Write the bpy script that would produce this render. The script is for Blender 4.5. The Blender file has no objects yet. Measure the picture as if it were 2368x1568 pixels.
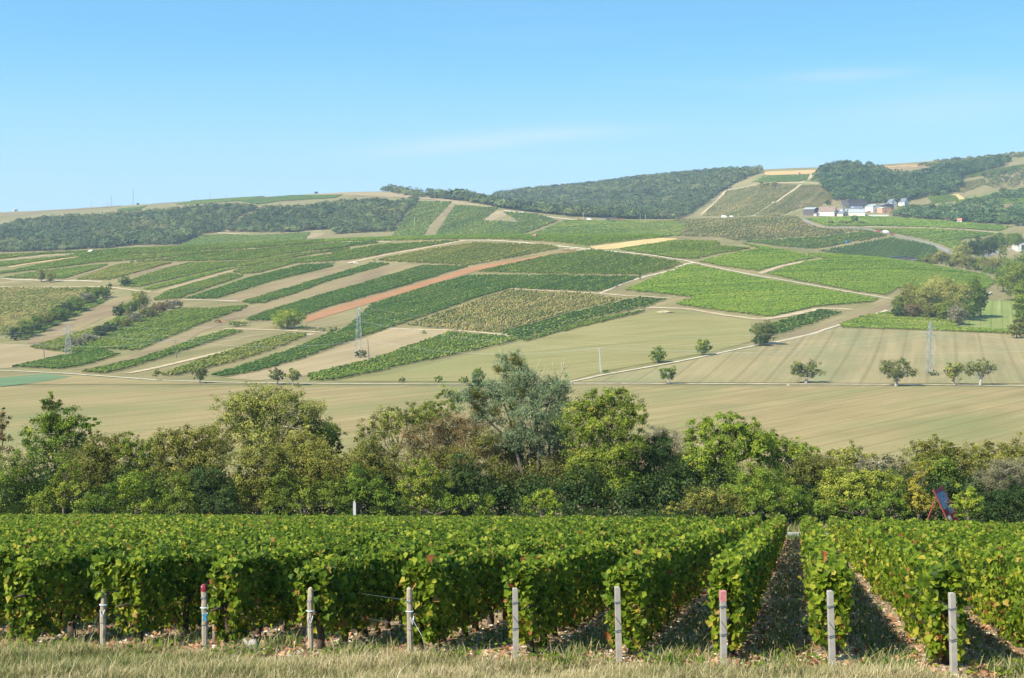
import bpy, math, random
import numpy as np
from mathutils import Vector

# ------------------------------------------------------------------ camera, sky, sun, exposure
sc = bpy.context.scene
COL = sc.collection
F, EY, CX = 3251.0, 620.0, 1183.5        # focal length, eye-level line and centre column, in units of a 2367 px wide picture
cam_d = bpy.data.cameras.new('camera'); cam = bpy.data.objects.new('camera', cam_d); COL.objects.link(cam)
cam.location = (0, 0, 0); cam.rotation_euler = (math.pi / 2, 0, 0)
cam_d.sensor_fit = 'HORIZONTAL'; cam_d.sensor_width = 36.0
cam_d.lens = 36.0 * F / 2367.0
cam_d.shift_y = -(784.0 - EY) / 2367.0
cam_d.clip_start = 0.1; cam_d.clip_end = 20000
sc.camera = cam
SUN_EL = math.radians(43); SUN_AZ = math.radians(231)      # azimuth clockwise from +Y
sdir = Vector((math.sin(SUN_AZ) * math.cos(SUN_EL), math.cos(SUN_AZ) * math.cos(SUN_EL), math.sin(SUN_EL)))
world = bpy.data.worlds.new("World"); sc.world = world; world.use_nodes = True
wn, wl = world.node_tree.nodes, world.node_tree.links
wn.clear()
w_out = wn.new('ShaderNodeOutputWorld'); w_bg = wn.new('ShaderNodeBackground'); w_bg.inputs['Strength'].default_value = 0.132
sky = wn.new('ShaderNodeTexSky'); sky.sky_type = 'NISHITA'; sky.sun_disc = False
sky.sun_elevation = SUN_EL; sky.sun_rotation = SUN_AZ
sky.altitude = 200; sky.air_density = 1.0; sky.dust_density = 0.2; sky.ozone_density = 0.6
w_tc = wn.new('ShaderNodeTexCoord')
w_map = wn.new('ShaderNodeMapping'); w_map.inputs['Scale'].default_value = (1.3, 5.0, 16.0)
w_map.inputs['Rotation'].default_value = (0.0, math.radians(4), 0.0)
w_no = wn.new('ShaderNodeTexNoise'); w_no.inputs['Scale'].default_value = 2.6; w_no.inputs['Detail'].default_value = 5.0; w_no.inputs['Roughness'].default_value = 0.62
w_cr = wn.new('ShaderNodeValToRGB'); w_cr.color_ramp.elements[0].position = 0.5; w_cr.color_ramp.elements[1].position = 0.82
w_mix = wn.new('ShaderNodeMix'); w_mix.data_type = 'RGBA'
w_sep = wn.new('ShaderNodeSeparateXYZ')
w_hz = wn.new('ShaderNodeMapRange'); w_hz.inputs['From Min'].default_value = 0.04; w_hz.inputs['From Max'].default_value = 0.16
w_hz.inputs['To Min'].default_value = 1.0; w_hz.inputs['To Max'].default_value = 0.25
w_mul = wn.new('ShaderNodeMath'); w_mul.operation = 'MULTIPLY'
w_mul2 = wn.new('ShaderNodeMath'); w_mul2.operation = 'MULTIPLY'; w_mul2.inputs[1].default_value = 0.75
wl.new(w_tc.outputs['Generated'], w_map.inputs['Vector']); wl.new(w_map.outputs['Vector'], w_no.inputs['Vector'])
wl.new(w_no.outputs['Fac'], w_cr.inputs['Fac'])
wl.new(w_tc.outputs['Generated'], w_sep.inputs['Vector']); wl.new(w_sep.outputs['Z'], w_hz.inputs['Value'])
wl.new(w_cr.outputs['Color'], w_mul.inputs[0]); wl.new(w_hz.outputs['Result'], w_mul.inputs[1])
w_side = wn.new('ShaderNodeMapRange'); w_side.interpolation_type = 'SMOOTHSTEP'
for k_, v_ in (('From Min', -0.25), ('From Max', 0.15), ('To Min', 0.1), ('To Max', 1.0)): w_side.inputs[k_].default_value = v_
w_mul3 = wn.new('ShaderNodeMath'); w_mul3.operation = 'MULTIPLY'
wl.new(w_sep.outputs['X'], w_side.inputs['Value']); wl.new(w_side.outputs['Result'], w_mul3.inputs[0]); wl.new(w_mul.outputs['Value'], w_mul3.inputs[1])
def w_math(op, a, b=None):
    n = wn.new('ShaderNodeMath'); n.operation = op
    for k_, v_ in ((0, a), (1, b)):
        if v_ is None: continue
        if isinstance(v_, (int, float)): n.inputs[k_].default_value = v_
        else: wl.new(v_, n.inputs[k_])
    return n.outputs['Value']
w_u = w_math('DIVIDE', w_sep.outputs['X'], w_math('MAXIMUM', w_sep.outputs['Y'], 0.05)); w_w = w_math('DIVIDE', w_sep.outputs['Z'], w_math('MAXIMUM', w_sep.outputs['Y'], 0.05))
w_sum = None
for u0_, w0_, a_, b_, k_, s_ in ((-0.03, 0.089, 0.085, 0.007, 0.10, 1.0), (0.04, 0.096, 0.06, 0.005, 0.03, .7), (0.24, 0.138, 0.05, 0.005, 0.05, 1.0), (0.30, 0.112, 0.10, 0.014, 0.08, .7)):
    du = w_math('SUBTRACT', w_u, u0_); dw = w_math('SUBTRACT', w_math('SUBTRACT', w_w, w0_), w_math('MULTIPLY', du, k_))
    e_ = w_math('ADD', w_math('POWER', w_math('MULTIPLY', du, 1 / a_), 2.0), w_math('POWER', w_math('ABSOLUTE', w_math('MULTIPLY', dw, 1 / b_)), 2.0))
    g_ = w_math('MULTIPLY', w_math('EXPONENT', w_math('MULTIPLY', e_, -1.0)), s_); w_sum = g_ if w_sum is None else w_math('ADD', w_sum, g_)
w_wisp = w_math('MULTIPLY', w_sum, w_math('MULTIPLY', w_no.outputs['Fac'], 0.75))
wl.new(w_math('MAXIMUM', w_math('MULTIPLY', w_mul3.outputs['Value'], 0.5), w_wisp), w_mul2.inputs[0])
# clear air looks deeper blue: look the sky up a little higher than the eye line
w_comb = wn.new('ShaderNodeCombineXYZ'); w_lift = wn.new('ShaderNodeMath'); w_lift.operation = 'MULTIPLY_ADD'
w_lift.inputs[1].default_value = 2.2; w_lift.inputs[2].default_value = 0.16
w_norm = wn.new('ShaderNodeVectorMath'); w_norm.operation = 'NORMALIZE'
wl.new(w_sep.outputs['X'], w_comb.inputs['X']); wl.new(w_sep.outputs['Y'], w_comb.inputs['Y'])
wl.new(w_sep.outputs['Z'], w_lift.inputs[0]); wl.new(w_lift.outputs['Value'], w_comb.inputs['Z'])
wl.new(w_comb.outputs['Vector'], w_norm.inputs[0]); wl.new(w_norm.outputs['Vector'], sky.inputs['Vector'])
w_tint = wn.new('ShaderNodeMix'); w_tint.data_type = 'RGBA'; w_tint.blend_type = 'MULTIPLY'; w_tint.inputs['Factor'].default_value = 1.0; w_tint.inputs['B'].default_value = (0.66, 1.14, 1.12, 1)
wl.new(sky.outputs['Color'], w_tint.inputs['A']); w_low = wn.new('ShaderNodeMapRange'); w_low.interpolation_type = 'SMOOTHSTEP'
for k_, v_ in (('From Min', 0.02), ('From Max', 0.17), ('To Min', 0.85), ('To Max', 0.0)): w_low.inputs[k_].default_value = v_
w_hor = wn.new('ShaderNodeMix'); w_hor.data_type = 'RGBA'; w_hor.inputs['B'].default_value = (1.95, 2.7, 3.25, 1)      # paler air low over the hills
wl.new(w_sep.outputs['Z'], w_low.inputs['Value']); wl.new(w_low.outputs['Result'], w_hor.inputs['Factor']); wl.new(w_tint.outputs['Result'], w_hor.inputs['A'])
wl.new(w_hor.outputs['Result'], w_mix.inputs['A']); w_mix.inputs['B'].default_value = (3.0, 3.3, 3.6, 1)
wl.new(w_mul2.outputs['Value'], w_mix.inputs['Factor'])
wl.new(w_mix.outputs['Result'], w_bg.inputs['Color']); wl.new(w_bg.outputs['Background'], w_out.inputs['Surface'])
sun_d = bpy.data.lights.new('sun', 'SUN'); sun_d.energy = 5.0; sun_d.angle = math.radians(0.5); sun_d.color = (1.0, 0.915, 0.765)
sun = bpy.data.objects.new('sun', sun_d); COL.objects.link(sun)
sun.rotation_euler = (-sdir).to_track_quat('-Z', 'Y').to_euler(); sun.location = (-60, -40, 60)
sc.view_settings.view_transform = 'Standard'; sc.view_settings.look = 'None'
sc.view_settings.exposure = 1.08; sc.view_settings.gamma = 1.0
sc.cycles.max_bounces = 6; sc.cycles.diffuse_bounces = 2; sc.cycles.glossy_bounces = 1; sc.cycles.transmission_bounces = 3
sc.cycles.volume_bounces = 0; sc.cycles.transparent_max_bounces = 4
sc.cycles.use_denoising = True

R = np.random.default_rng(7)

# ------------------------------------------------------------------ tags and mesh helpers
def tag(o, label=None, cat=None, group=None, kind=None):
    if label: o['label'] = label
    if cat: o['category'] = cat
    if group: o['group'] = group
    if kind: o['kind'] = kind
    return o
def thing(name, label, cat, loc=(0, 0, 0), rz=0.0, group=None):
    o = bpy.data.objects.new(name, None); COL.objects.link(o)
    o.location = loc; o.rotation_euler = (0, 0, rz); o.empty_display_size = 0.2
    return tag(o, label, cat, group)
def mk(name, V, Fs, mat, parent=None, tint=None, smooth=False, link=True):
    """V (n,3); Fs a list of integer face arrays (m,k), each of one face size; tint a float for each face."""
    V = np.asarray(V, np.float32).reshape(-1, 3)
    Fs = [np.asarray(f, np.int32) for f in Fs if len(f)]
    me = bpy.data.meshes.new(name)
    me.vertices.add(len(V)); me.vertices.foreach_set('co', V.ravel())
    tot = np.concatenate([np.full(len(f), f.shape[1], np.int32) for f in Fs])
    loops = np.concatenate([f.ravel() for f in Fs])
    me.loops.add(len(loops)); me.loops.foreach_set('vertex_index', loops)
    me.polygons.add(len(tot))
    st = np.zeros(len(tot), np.int32); st[1:] = np.cumsum(tot)[:-1]
    me.polygons.foreach_set('loop_start', st)
    me.polygons.foreach_set('use_smooth', np.full(len(tot), bool(smooth)))
    me.update(calc_edges=True)
    if tint is not None:
        a = me.attributes.new('tint', 'FLOAT', 'FACE'); a.data.foreach_set('value', np.asarray(tint, np.float32))
    for m in (mat if isinstance(mat, (list, tuple)) else [mat]): me.materials.append(m)
    if not link: return me
    o = bpy.data.objects.new(name, me); COL.objects.link(o)
    if parent is not None: o.parent = parent
    return o
class MB:
    """collects shapes into one mesh, in local coordinates"""
    def __init__(s): s.v = []; s.f = {}; s.n = 0
    def add(s, V, Fl):
        V = np.asarray(V, float).reshape(-1, 3)
        for f in Fl: s.f.setdefault(len(f), []).append([i + s.n for i in f])
        s.v.append(V); s.n += len(V); return s
    def box(s, x0, x1, y0, y1, z0, z1):
        return s.add([(x0, y0, z0), (x1, y0, z0), (x1, y1, z0), (x0, y1, z0), (x0, y0, z1), (x1, y0, z1), (x1, y1, z1), (x0, y1, z1)],
                     [(0, 3, 2, 1), (4, 5, 6, 7), (0, 1, 5, 4), (1, 2, 6, 5), (2, 3, 7, 6), (3, 0, 4, 7)])
    def tube(s, pts, rad, k=6):
        pts = [Vector(p) for p in pts]; n = len(pts)
        rad = [rad] * n if not hasattr(rad, '__len__') else rad
        V = []; Fl = []
        for i, p in enumerate(pts):
            t = (pts[min(i + 1, n - 1)] - pts[max(i - 1, 0)]).normalized()
            a = t.orthogonal() if abs(t.z) > .9 else t.cross(Vector((0, 0, 1))); a.normalize(); b = t.cross(a)
            for j in range(k):
                q = 2 * math.pi * j / k
                V.append(p + (a * math.cos(q) + b * math.sin(q)) * rad[i])
        for i in range(n - 1):
            for j in range(k):
                Fl.append((i * k + j, i * k + (j + 1) % k, (i + 1) * k + (j + 1) % k, (i + 1) * k + j))
        Fl.append(tuple(range(k - 1, -1, -1))); Fl.append(tuple((n - 1) * k + j for j in range(k)))
        return s.add([tuple(v) for v in V], Fl)
    def prism(s, prof, y0, y1):
        """outline in x,z extruded along y"""
        n = len(prof)
        V = [(x, y0, z) for x, z in prof] + [(x, y1, z) for x, z in prof]
        Fl = [tuple(range(n)), tuple(range(2 * n - 1, n - 1, -1))] + [(i, i + n, (i + 1) % n + n, (i + 1) % n) for i in range(n)]
        return s.add(V, Fl)
    def build(s, name, mat, parent=None, smooth=False):
        return mk(name, np.concatenate(s.v), [np.array(f) for f in s.f.values()], mat, parent, smooth=smooth)

# ------------------------------------------------------------------ materials
def newmat(name):
    m = bpy.data.materials.new(name); m.use_nodes = True
    nt = m.node_tree; nt.nodes.clear()
    out = nt.nodes.new('ShaderNodeOutputMaterial'); b = nt.nodes.new('ShaderNodeBsdfPrincipled')
    nt.links.new(b.outputs['BSDF'], out.inputs['Surface'])
    b.inputs['Roughness'].default_value = 0.8; b.inputs['Specular IOR Level'].default_value = 0.2
    return m, nt, b, out
def ramp(nt, fac, cols):
    r = nt.nodes.new('ShaderNodeValToRGB'); e = r.color_ramp.elements
    while len(e) < len(cols): e.new(0.5)
    for k, (p, c) in enumerate(cols):
        e[k].position = p; e[k].color = (*c, 1)
    nt.links.new(fac, r.inputs['Fac']); return r.outputs['Color']
def noise(nt, scale, detail=4, rough=0.6, vec=None, mapscale=None, rot=0.0, dist=0.0):
    n = nt.nodes.new('ShaderNodeTexNoise'); n.inputs['Scale'].default_value = scale; n.inputs['Detail'].default_value = detail
    n.inputs['Roughness'].default_value = rough; n.inputs['Distortion'].default_value = dist
    tc = nt.nodes.new('ShaderNodeTexCoord')
    if mapscale:
        mp = nt.nodes.new('ShaderNodeMapping'); mp.vector_type = 'TEXTURE'
        mp.inputs['Rotation'].default_value = (0, 0, rot); mp.inputs['Scale'].default_value = mapscale
        nt.links.new(tc.outputs['Object'], mp.inputs['Vector']); nt.links.new(mp.outputs['Vector'], n.inputs['Vector'])
    else: nt.links.new(tc.outputs['Object'], n.inputs['Vector'])
    return n.outputs['Fac']
def mixc(nt, fac, a, b, mode='MIX'):
    m = nt.nodes.new('ShaderNodeMix'); m.data_type = 'RGBA'; m.blend_type = mode
    if hasattr(fac, 'is_linked') or not isinstance(fac, (int, float)): nt.links.new(fac, m.inputs['Factor'])
    else: m.inputs['Factor'].default_value = fac
    for k, c in (('A', a), ('B', b)):
        if isinstance(c, (tuple, list)): m.inputs[k].default_value = (*c[:3], 1)
        else: nt.links.new(c, m.inputs[k])
    return m.outputs['Result']
def bump(nt, b, h, strength=0.4, dist=0.05):
    n = nt.nodes.new('ShaderNodeBump'); n.inputs['Strength'].default_value = strength; n.inputs['Distance'].default_value = dist
    nt.links.new(h, n.inputs['Height']); nt.links.new(n.outputs['Normal'], b.inputs['Normal'])
def plain(name, col, rough=0.6, metal=0.0, var=0.15, scale=3.0):
    m, nt, b, o = newmat(name)
    lo = tuple(c * (1 - var) for c in col); hi = tuple(min(1, c * (1 + var)) for c in col)
    nt.links.new(ramp(nt, noise(nt, scale), [(0.3, lo), (0.7, hi)]), b.inputs['Base Color'])
    b.inputs['Roughness'].default_value = rough; b.inputs['Metallic'].default_value = metal
    return m
def leafmat(name, cols, trans=0.3, rough=0.5, patch=0.0, pscale=0.05, pcols=None):
    """leaf colours from the random tint of each leaf; part of the light shines through the leaf"""
    m, nt, b, out = newmat(name)
    at = nt.nodes.new('ShaderNodeAttribute'); at.attribute_name = 'tint'
    c = ramp(nt, at.outputs['Fac'], cols)
    if pcols:
        c = mixc(nt, ramp(nt, noise(nt, pscale, 3), [(0.45, (0, 0, 0)), (0.65, (patch,) * 3)]), c, pcols)
    nt.links.new(c, b.inputs['Base Color']); b.inputs['Roughness'].default_value = rough
    b.inputs['Specular IOR Level'].default_value = 0.16
    if trans > 0:
        tr = nt.nodes.new('ShaderNodeBsdfTranslucent'); mx = nt.nodes.new('ShaderNodeMixShader'); mx.inputs[0].default_value = trans
        c2 = mixc(nt, 0.65, c, (1.0, 0.95, 0.35), 'MULTIPLY')
        g = nt.nodes.new('ShaderNodeBrightContrast'); g.inputs['Bright'].default_value = 0.03
        nt.links.new(c2, g.inputs['Color']); nt.links.new(g.outputs['Color'], tr.inputs['Color'])
        nt.links.new(b.outputs['BSDF'], mx.inputs[1]); nt.links.new(tr.outputs['BSDF'], mx.inputs[2]); nt.links.new(mx.outputs[0], out.inputs['Surface'])
    return m

# ------------------------------------------------------------------ terrain
def pchip(x, y, xq):
    """monotone cubic through rows: x (n,), y (n,...) -> at xq"""
    x = np.asarray(x, float); y = np.asarray(y, float)
    h = np.diff(x); hh = h.reshape((-1,) + (1,) * (y.ndim - 1)); de = np.diff(y, axis=0) / hh
    m = np.zeros_like(y)
    w1 = 2 * hh[1:] + hh[:-1]; w2 = hh[1:] + 2 * hh[:-1]
    with np.errstate(divide='ignore', invalid='ignore'):
        mm = (w1 + w2) / (w1 / de[:-1] + w2 / de[1:])
    m[1:-1] = np.where(de[:-1] * de[1:] > 0, mm, 0); m[0] = de[0]; m[-1] = de[-1]
    i = np.clip(np.searchsorted(x, xq) - 1, 0, len(x) - 2)
    t = ((xq - x[i]) / h[i]).reshape((-1,) + (1,) * (y.ndim - 1)); H = h[i].reshape(t.shape)
    return ((1 + 2 * t) * (1 - t) ** 2 * y[i] + t * (1 - t) ** 2 * H * m[i] + t * t * (3 - 2 * t) * y[i + 1] + t * t * (t - 1) * H * m[i + 1])
# each column: hill knots (depth, picture row) from the valley road to the hill crest, then the far side up to the skyline
HILL = {
 -900: [(562, 857), (660, 805), (760, 760), (860, 720), (960, 680), (1060, 640), (1150, 612)],
 0:    [(562, 857), (660, 800), (760, 745), (860, 695), (960, 650), (1060, 612), (1150, 585)],
 300:  [(525, 874), (620, 815), (720, 750), (820, 695), (920, 650), (1030, 608), (1130, 576)],
 600:  [(505, 884), (600, 820), (700, 755), (800, 700), (900, 650), (1010, 600), (1120, 562)],
 900:  [(500, 887), (590, 825), (690, 760), (790, 700), (890, 645), (1000, 592), (1110, 550)],
 1200: [(497, 889), (585, 822), (680, 755), (780, 695), (880, 640), (990, 585), (1100, 544)],
 1500: [(494, 890), (585, 818), (680, 748), (780, 686), (880, 632), (980, 582), (1080, 544)],
 1700: [(494, 890), (585, 818), (690, 746), (790, 688), (880, 640), (975, 594), (1060, 560)],
 1900: [(494, 890), (580, 832), (690, 756), (790, 698), (880, 652), (965, 612), (1045, 583)],
 2100: [(494, 890), (570, 848), (690, 772), (790, 712), (870, 672), (950, 635), (1030, 606)],
 2367: [(494, 891), (570, 848), (690, 778), (790, 735), (870, 702), (960, 670), (1050, 642)],
 3000: [(494, 891), (570, 850), (690, 790), (790, 755), (870, 730), (960, 705), (1050, 680)]}
FAR = {
 -900: [(1500, 600), (1800, 560), (2100, 527), (2500, 512), (2700, 515), (3000, 518), (3400, 524), (5000, 570)],
 0:    [(1500, 588), (1750, 555), (2000, 515), (2500, 491), (2700, 494), (3000, 498), (3400, 504), (5000, 560)],
 300:  [(1480, 580), (1700, 545), (1950, 500), (2500, 475), (2700, 478), (3000, 483), (3400, 490), (5000, 560)],
 600:  [(1450, 570), (1650, 543), (1880, 488), (2450, 456), (2650, 460), (2950, 467), (3400, 476), (5000, 560)],
 900:  [(1430, 558), (1600, 538), (1800, 490), (2300, 443), (2500, 449), (2800, 458), (3400, 467), (5000, 560)],
 1050: [(1420, 553), (1580, 530), (1750, 490), (2050, 457), (2200, 464), (2600, 466), (3200, 457), (5000, 560)],
 1200: [(1400, 550), (1500, 528), (1600, 509), (1750, 487), (1900, 496), (2350, 478), (2900, 450), (5000, 560)],
 1330: [(1400, 548), (1480, 530), (1560, 514), (1650, 500), (1750, 510), (2250, 482), (2800, 441), (5000, 550)],
 1500: [(1380, 546), (1450, 532), (1540, 518), (1620, 507), (1720, 512), (2150, 480), (2750, 421), (5000, 545)],
 1650: [(1350, 552), (1430, 534), (1520, 518), (1600, 505), (1700, 506), (2050, 470), (2700, 408), (5000, 540)],
 1780: [(1330, 566), (1420, 540), (1500, 520), (1580, 503), (1680, 497), (1950, 455), (2450, 394), (5000, 530)],
 1950: [(1300, 592), (1400, 545), (1500, 515), (1600, 502), (1700, 487), (1900, 442), (2400, 389), (5000, 520)],
 2100: [(1280, 604), (1380, 560), (1480, 528), (1580, 508), (1700, 485), (1900, 445), (2500, 381), (5000, 510)],
 2250: [(1250, 620), (1350, 575), (1450, 535), (1560, 510), (1700, 480), (1950, 432), (2550, 369), (5000, 500)],
 2367: [(1250, 640), (1350, 590), (1450, 540), (1560, 512), (1700, 482), (1950, 424), (2550, 356), (5000, 490)],
 3000: [(1250, 660), (1350, 600), (1450, 545), (1560, 515), (1700, 482), (1950, 420), (2550, 345), (5000, 480)]}
rdx, rdy = 0.1995, 0.9799       # direction of the vine rows beside the camera
def plane_z(X, Y):
    v = rdy * X - rdx * Y; u = rdx * X + rdy * Y
    z = -0.1676 * Y - 1.96 - 0.034 * np.clip(v - 1, 0, 45) + 0.003 * np.clip(-v - 9, 0, 60)
    s = np.clip((u - 88) / 10, 0, 1); return z + 0.5 * s * s * (3 - 2 * s)
GX = np.concatenate([np.arange(-1400, -100, 40), np.arange(-100, 2470, 10), np.arange(2470, 3800, 40)]).astype(float)
GD = np.concatenate([np.arange(100, 440, 8), np.arange(440, 1240, 4.5), np.arange(1240, 2800, 14), np.arange(2800, 5001, 110)]).astype(float)
def _cols(tab, xq):
    xs = np.array(sorted(tab)); a = np.array([tab[k] for k in sorted(tab)], float)
    return pchip(xs, a, np.clip(xq, xs[0], xs[-1]))
hk, fk = _cols(HILL, GX), _cols(FAR, GX)
CRD = hk[:, -1, 0].copy()                 # crest depth of each column
GZ = np.zeros((len(GX), len(GD)))
for i, gx in enumerate(GX):
    kd, kz = [60, 100], []
    for d in kd: kz.append(float(plane_z((gx - CX) / F * d, np.float64(d))))
    for d, z in ((150, -26.2), (205, -34), (255, -38.8), (300, -41)): kd.append(d); kz.append(z)
    for d, y in hk[i]: kd.append(d); kz.append((EY - y) / F * d)
    kd.append(CRD[i] + 110); kz.append(kz[-1] - 9)
    for d, y in fk[i]: kd.append(d); kz.append((EY - y) / F * d)
    GZ[i] = pchip(np.array(kd, float), np.array(kz), GD)
def H(X, Y):
    """ground height"""
    X = np.asarray(X, float); Y = np.asarray(Y, float)
    Yc = np.clip(Y, GD[0], GD[-1] - 1e-6); x = np.clip(CX + F * X / np.maximum(Yc, 1), GX[0], GX[-1] - 1e-6)
    i = np.clip(np.searchsorted(GX, x, 'right') - 1, 0, len(GX) - 2); j = np.clip(np.searchsorted(GD, Yc, 'right') - 1, 0, len(GD) - 2)
    a = (x - GX[i]) / (GX[i + 1] - GX[i]); b = (Yc - GD[j]) / (GD[j + 1] - GD[j])
    z = (GZ[i, j] * (1 - a) + GZ[i + 1, j] * a) * (1 - b) + (GZ[i, j + 1] * (1 - a) + GZ[i + 1, j + 1] * a) * b
    return np.where(Y < GD[0], plane_z(X, Y), z)
def hz(X, Y): return float(H(np.array([X]), np.array([Y]))[0])
def depth_of(x, y, layer):
    i = int(np.clip(np.searchsorted(GX, x, 'right') - 1, 0, len(GX) - 2)); a = (x - GX[i]) / (GX[i + 1] - GX[i])
    z = GZ[i] * (1 - a) + GZ[i + 1] * a; cd = CRD[i] * (1 - a) + CRD[i + 1] * a
    if layer == 'mid': sel = (GD >= 255) & (GD <= cd + 6)
    else: sel = (GD >= cd + 110) & (GD < 3400)
    d = GD[sel]; yp = EY - F * z[sel] / d
    yp = np.minimum.accumulate(yp) - np.arange(len(d)) * 1e-7
    return float(np.interp(-y, -yp, d))
def PW(x, y, layer='mid'):
    """a spot of ground seen at picture column x, row y -> X, Y"""
    d = depth_of(x, y, layer); return ((x - CX) / F * d, d)
def at(x, y, d): return Vector(((x - CX) / F * d, d, (EY - y) / F * d))
# ------------------------------------------------------------------ ground materials
def field_mat(name, c1, c2, c3, rot, stripe=(1.2, 60), scale=1.0, green=None, gs=0.012, fine=1.2, patch=0.02, tram=0.0, tw=14.0):
    """mown or stubble ground: long stripes along the drill rows, soft patches and fine grain"""
    m, nt, b, o = newmat(name)
    st = noise(nt, scale, 3, 0.6, mapscale=(stripe[0] * 4, stripe[1], 50), rot=rot, dist=0.25)
    st2 = noise(nt, scale * 1.0, 2, 0.5, mapscale=(stripe[0], stripe[1] * 2.0, 50), rot=rot)
    c = ramp(nt, st, [(0.3, c1), (0.5, c2), (0.72, c3)])
    c = mixc(nt, ramp(nt, st2, [(0.35, (0, 0, 0)), (0.65, (0.45,) * 3)]), c, tuple(v * 0.8 for v in c1))
    pt = noise(nt, patch, 4, 0.6)
    c = mixc(nt, ramp(nt, pt, [(0.4, (0, 0, 0)), (0.7, (0.5,) * 3)]), c, c3)
    if green:
        gp = noise(nt, gs, 4, 0.65, mapscale=(1, 3.0, 1), rot=rot)
        c = mixc(nt, ramp(nt, gp, [(0.46, (0, 0, 0)), (0.68, (0.62,) * 3)]), c, green)
    if tram:
        wv = nt.nodes.new('ShaderNodeTexWave'); wv.wave_type = 'BANDS'; wv.bands_direction = 'X'; wv.inputs['Scale'].default_value = 20.0 / (6.2832 * tw) * 1.0
        wv.inputs['Distortion'].default_value = 3.5; wv.inputs['Detail'].default_value = 2.0; wv.inputs['Detail Scale'].default_value = 0.02
        tc_ = nt.nodes.new('ShaderNodeTexCoord'); mp_ = nt.nodes.new('ShaderNodeMapping'); mp_.vector_type = 'TEXTURE'; mp_.inputs['Rotation'].default_value = (0, 0, rot); mp_.inputs['Scale'].default_value = (6.2832, 60, 60)
        nt.links.new(tc_.outputs['Object'], mp_.inputs['Vector']); nt.links.new(mp_.outputs['Vector'], wv.inputs['Vector'])
        c = mixc(nt, ramp(nt, wv.outputs['Fac'], [(0.93, (0, 0, 0)), (0.995, (tram,) * 3)]), c, tuple(v * 0.7 for v in c1))
    fn = noise(nt, fine, 3, 0.7)
    c = mixc(nt, 0.5, c, ramp(nt, fn, [(0.25, (0.55,) * 3), (0.75, (1.0,) * 3)]), 'MULTIPLY')
    nt.links.new(c, b.inputs['Base Color']); b.inputs['Roughness'].default_value = 0.95; b.inputs['Specular IOR Level'].default_value = 0.05
    bump(nt, b, fn, 0.5, 0.25)
    return m
STRIP = math.atan2(PW(1325, 581)[0] - PW(712, 742)[0], PW(1325, 581)[1] - PW(712, 742)[1])   # bearing of the long plots, clockwise from +Y
M = {}
M['hill'] = field_mat('hill dry grass', (0.165, 0.145, 0.065), (0.22, 0.185, 0.085), (0.28, 0.23, 0.115), -STRIP, (3, 60), green=(0.135, 0.16, 0.05), gs=0.02)
M['stubble'] = field_mat('stubble field', (0.225, 0.178, 0.082), (0.285, 0.225, 0.106), (0.34, 0.264, 0.132), math.radians(-38), (1.6, 60), green=(0.16, 0.19, 0.07), gs=0.022, tram=0.45)
M['stubble2'] = field_mat('stubble field with drill rows', (0.215, 0.185, 0.09), (0.27, 0.225, 0.112), (0.325, 0.26, 0.135), math.radians(-17), (1.6, 60), green=(0.175, 0.20, 0.095), gs=0.035, tram=0.45, tw=18)
M['olive'] = field_mat('olive meadow slope', (0.195, 0.18, 0.07), (0.245, 0.22, 0.088), (0.29, 0.245, 0.112), math.radians(-60), (2, 50), green=(0.185, 0.20, 0.07), gs=0.02, tram=0.3, tw=10)
M['tan'] = field_mat('tan stubble', (0.25, 0.195, 0.105), (0.30, 0.235, 0.13), (0.35, 0.275, 0.155), -STRIP, (2, 60))
M['brown'] = field_mat('brown fallow strip', (0.165, 0.122, 0.072), (0.215, 0.162, 0.093), (0.27, 0.21, 0.113), -STRIP, (1.5, 40), green=(0.27, 0.225, 0.10), gs=0.03)
M['red'] = field_mat('red ploughed soil', (0.265, 0.135, 0.065), (0.315, 0.16, 0.078), (0.37, 0.20, 0.10), -STRIP, (0.5, 30), fine=.8, patch=.05, tram=.35, tw=3.0)
M['straw'] = field_mat('pale straw plot', (0.42, 0.30, 0.13), (0.50, 0.36, 0.17), (0.55, 0.41, 0.20), -STRIP, (1.2, 40))
M['meadow'] = field_mat('mown green meadow', (0.13, 0.175, 0.04), (0.19, 0.235, 0.06), (0.29, 0.29, 0.11), math.radians(-19), (1.5, 120), tram=0.6, tw=9)
M['bluegreen'] = field_mat('blue green crop', (0.10, 0.17, 0.085), (0.13, 0.20, 0.10), (0.16, 0.21, 0.11), math.radians(-60), (1.2, 60))
M['harvest'] = field_mat('golden harvested field', (0.44, 0.27, 0.115), (0.49, 0.31, 0.14), (0.52, 0.34, 0.16), 0.5, (3, 60))
M['path'] = plain('pale limestone track', (0.40, 0.35, 0.25), 0.95, var=0.3, scale=0.4)
M['dirt'] = plain('bare chalky dirt', (0.36, 0.285, 0.175), 0.95, var=0.3, scale=0.3)
M['lane'] = plain('grey lane asphalt', (0.20, 0.19, 0.185), 0.9, var=0.08, scale=0.3)

# ------------------------------------------------------------------ land
nx, nd = len(GX), len(GD)
XX = (GX[:, None] - CX) / F * GD[None, :]; YY = np.repeat(GD[None, :], nx, 0)
idx = np.arange(nx * nd).reshape(nx, nd)
q = np.stack([idx[:-1, :-1], idx[1:, :-1], idx[1:, 1:], idx[:-1, 1:]], -1).reshape(-1, 4)
tag(mk('hills', np.stack([XX, YY, GZ], -1).reshape(-1, 3), [q], M['hill'], smooth=True), 'valley floor and rolling hills of dry grass and stubble', 'hills', kind='structure')

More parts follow.
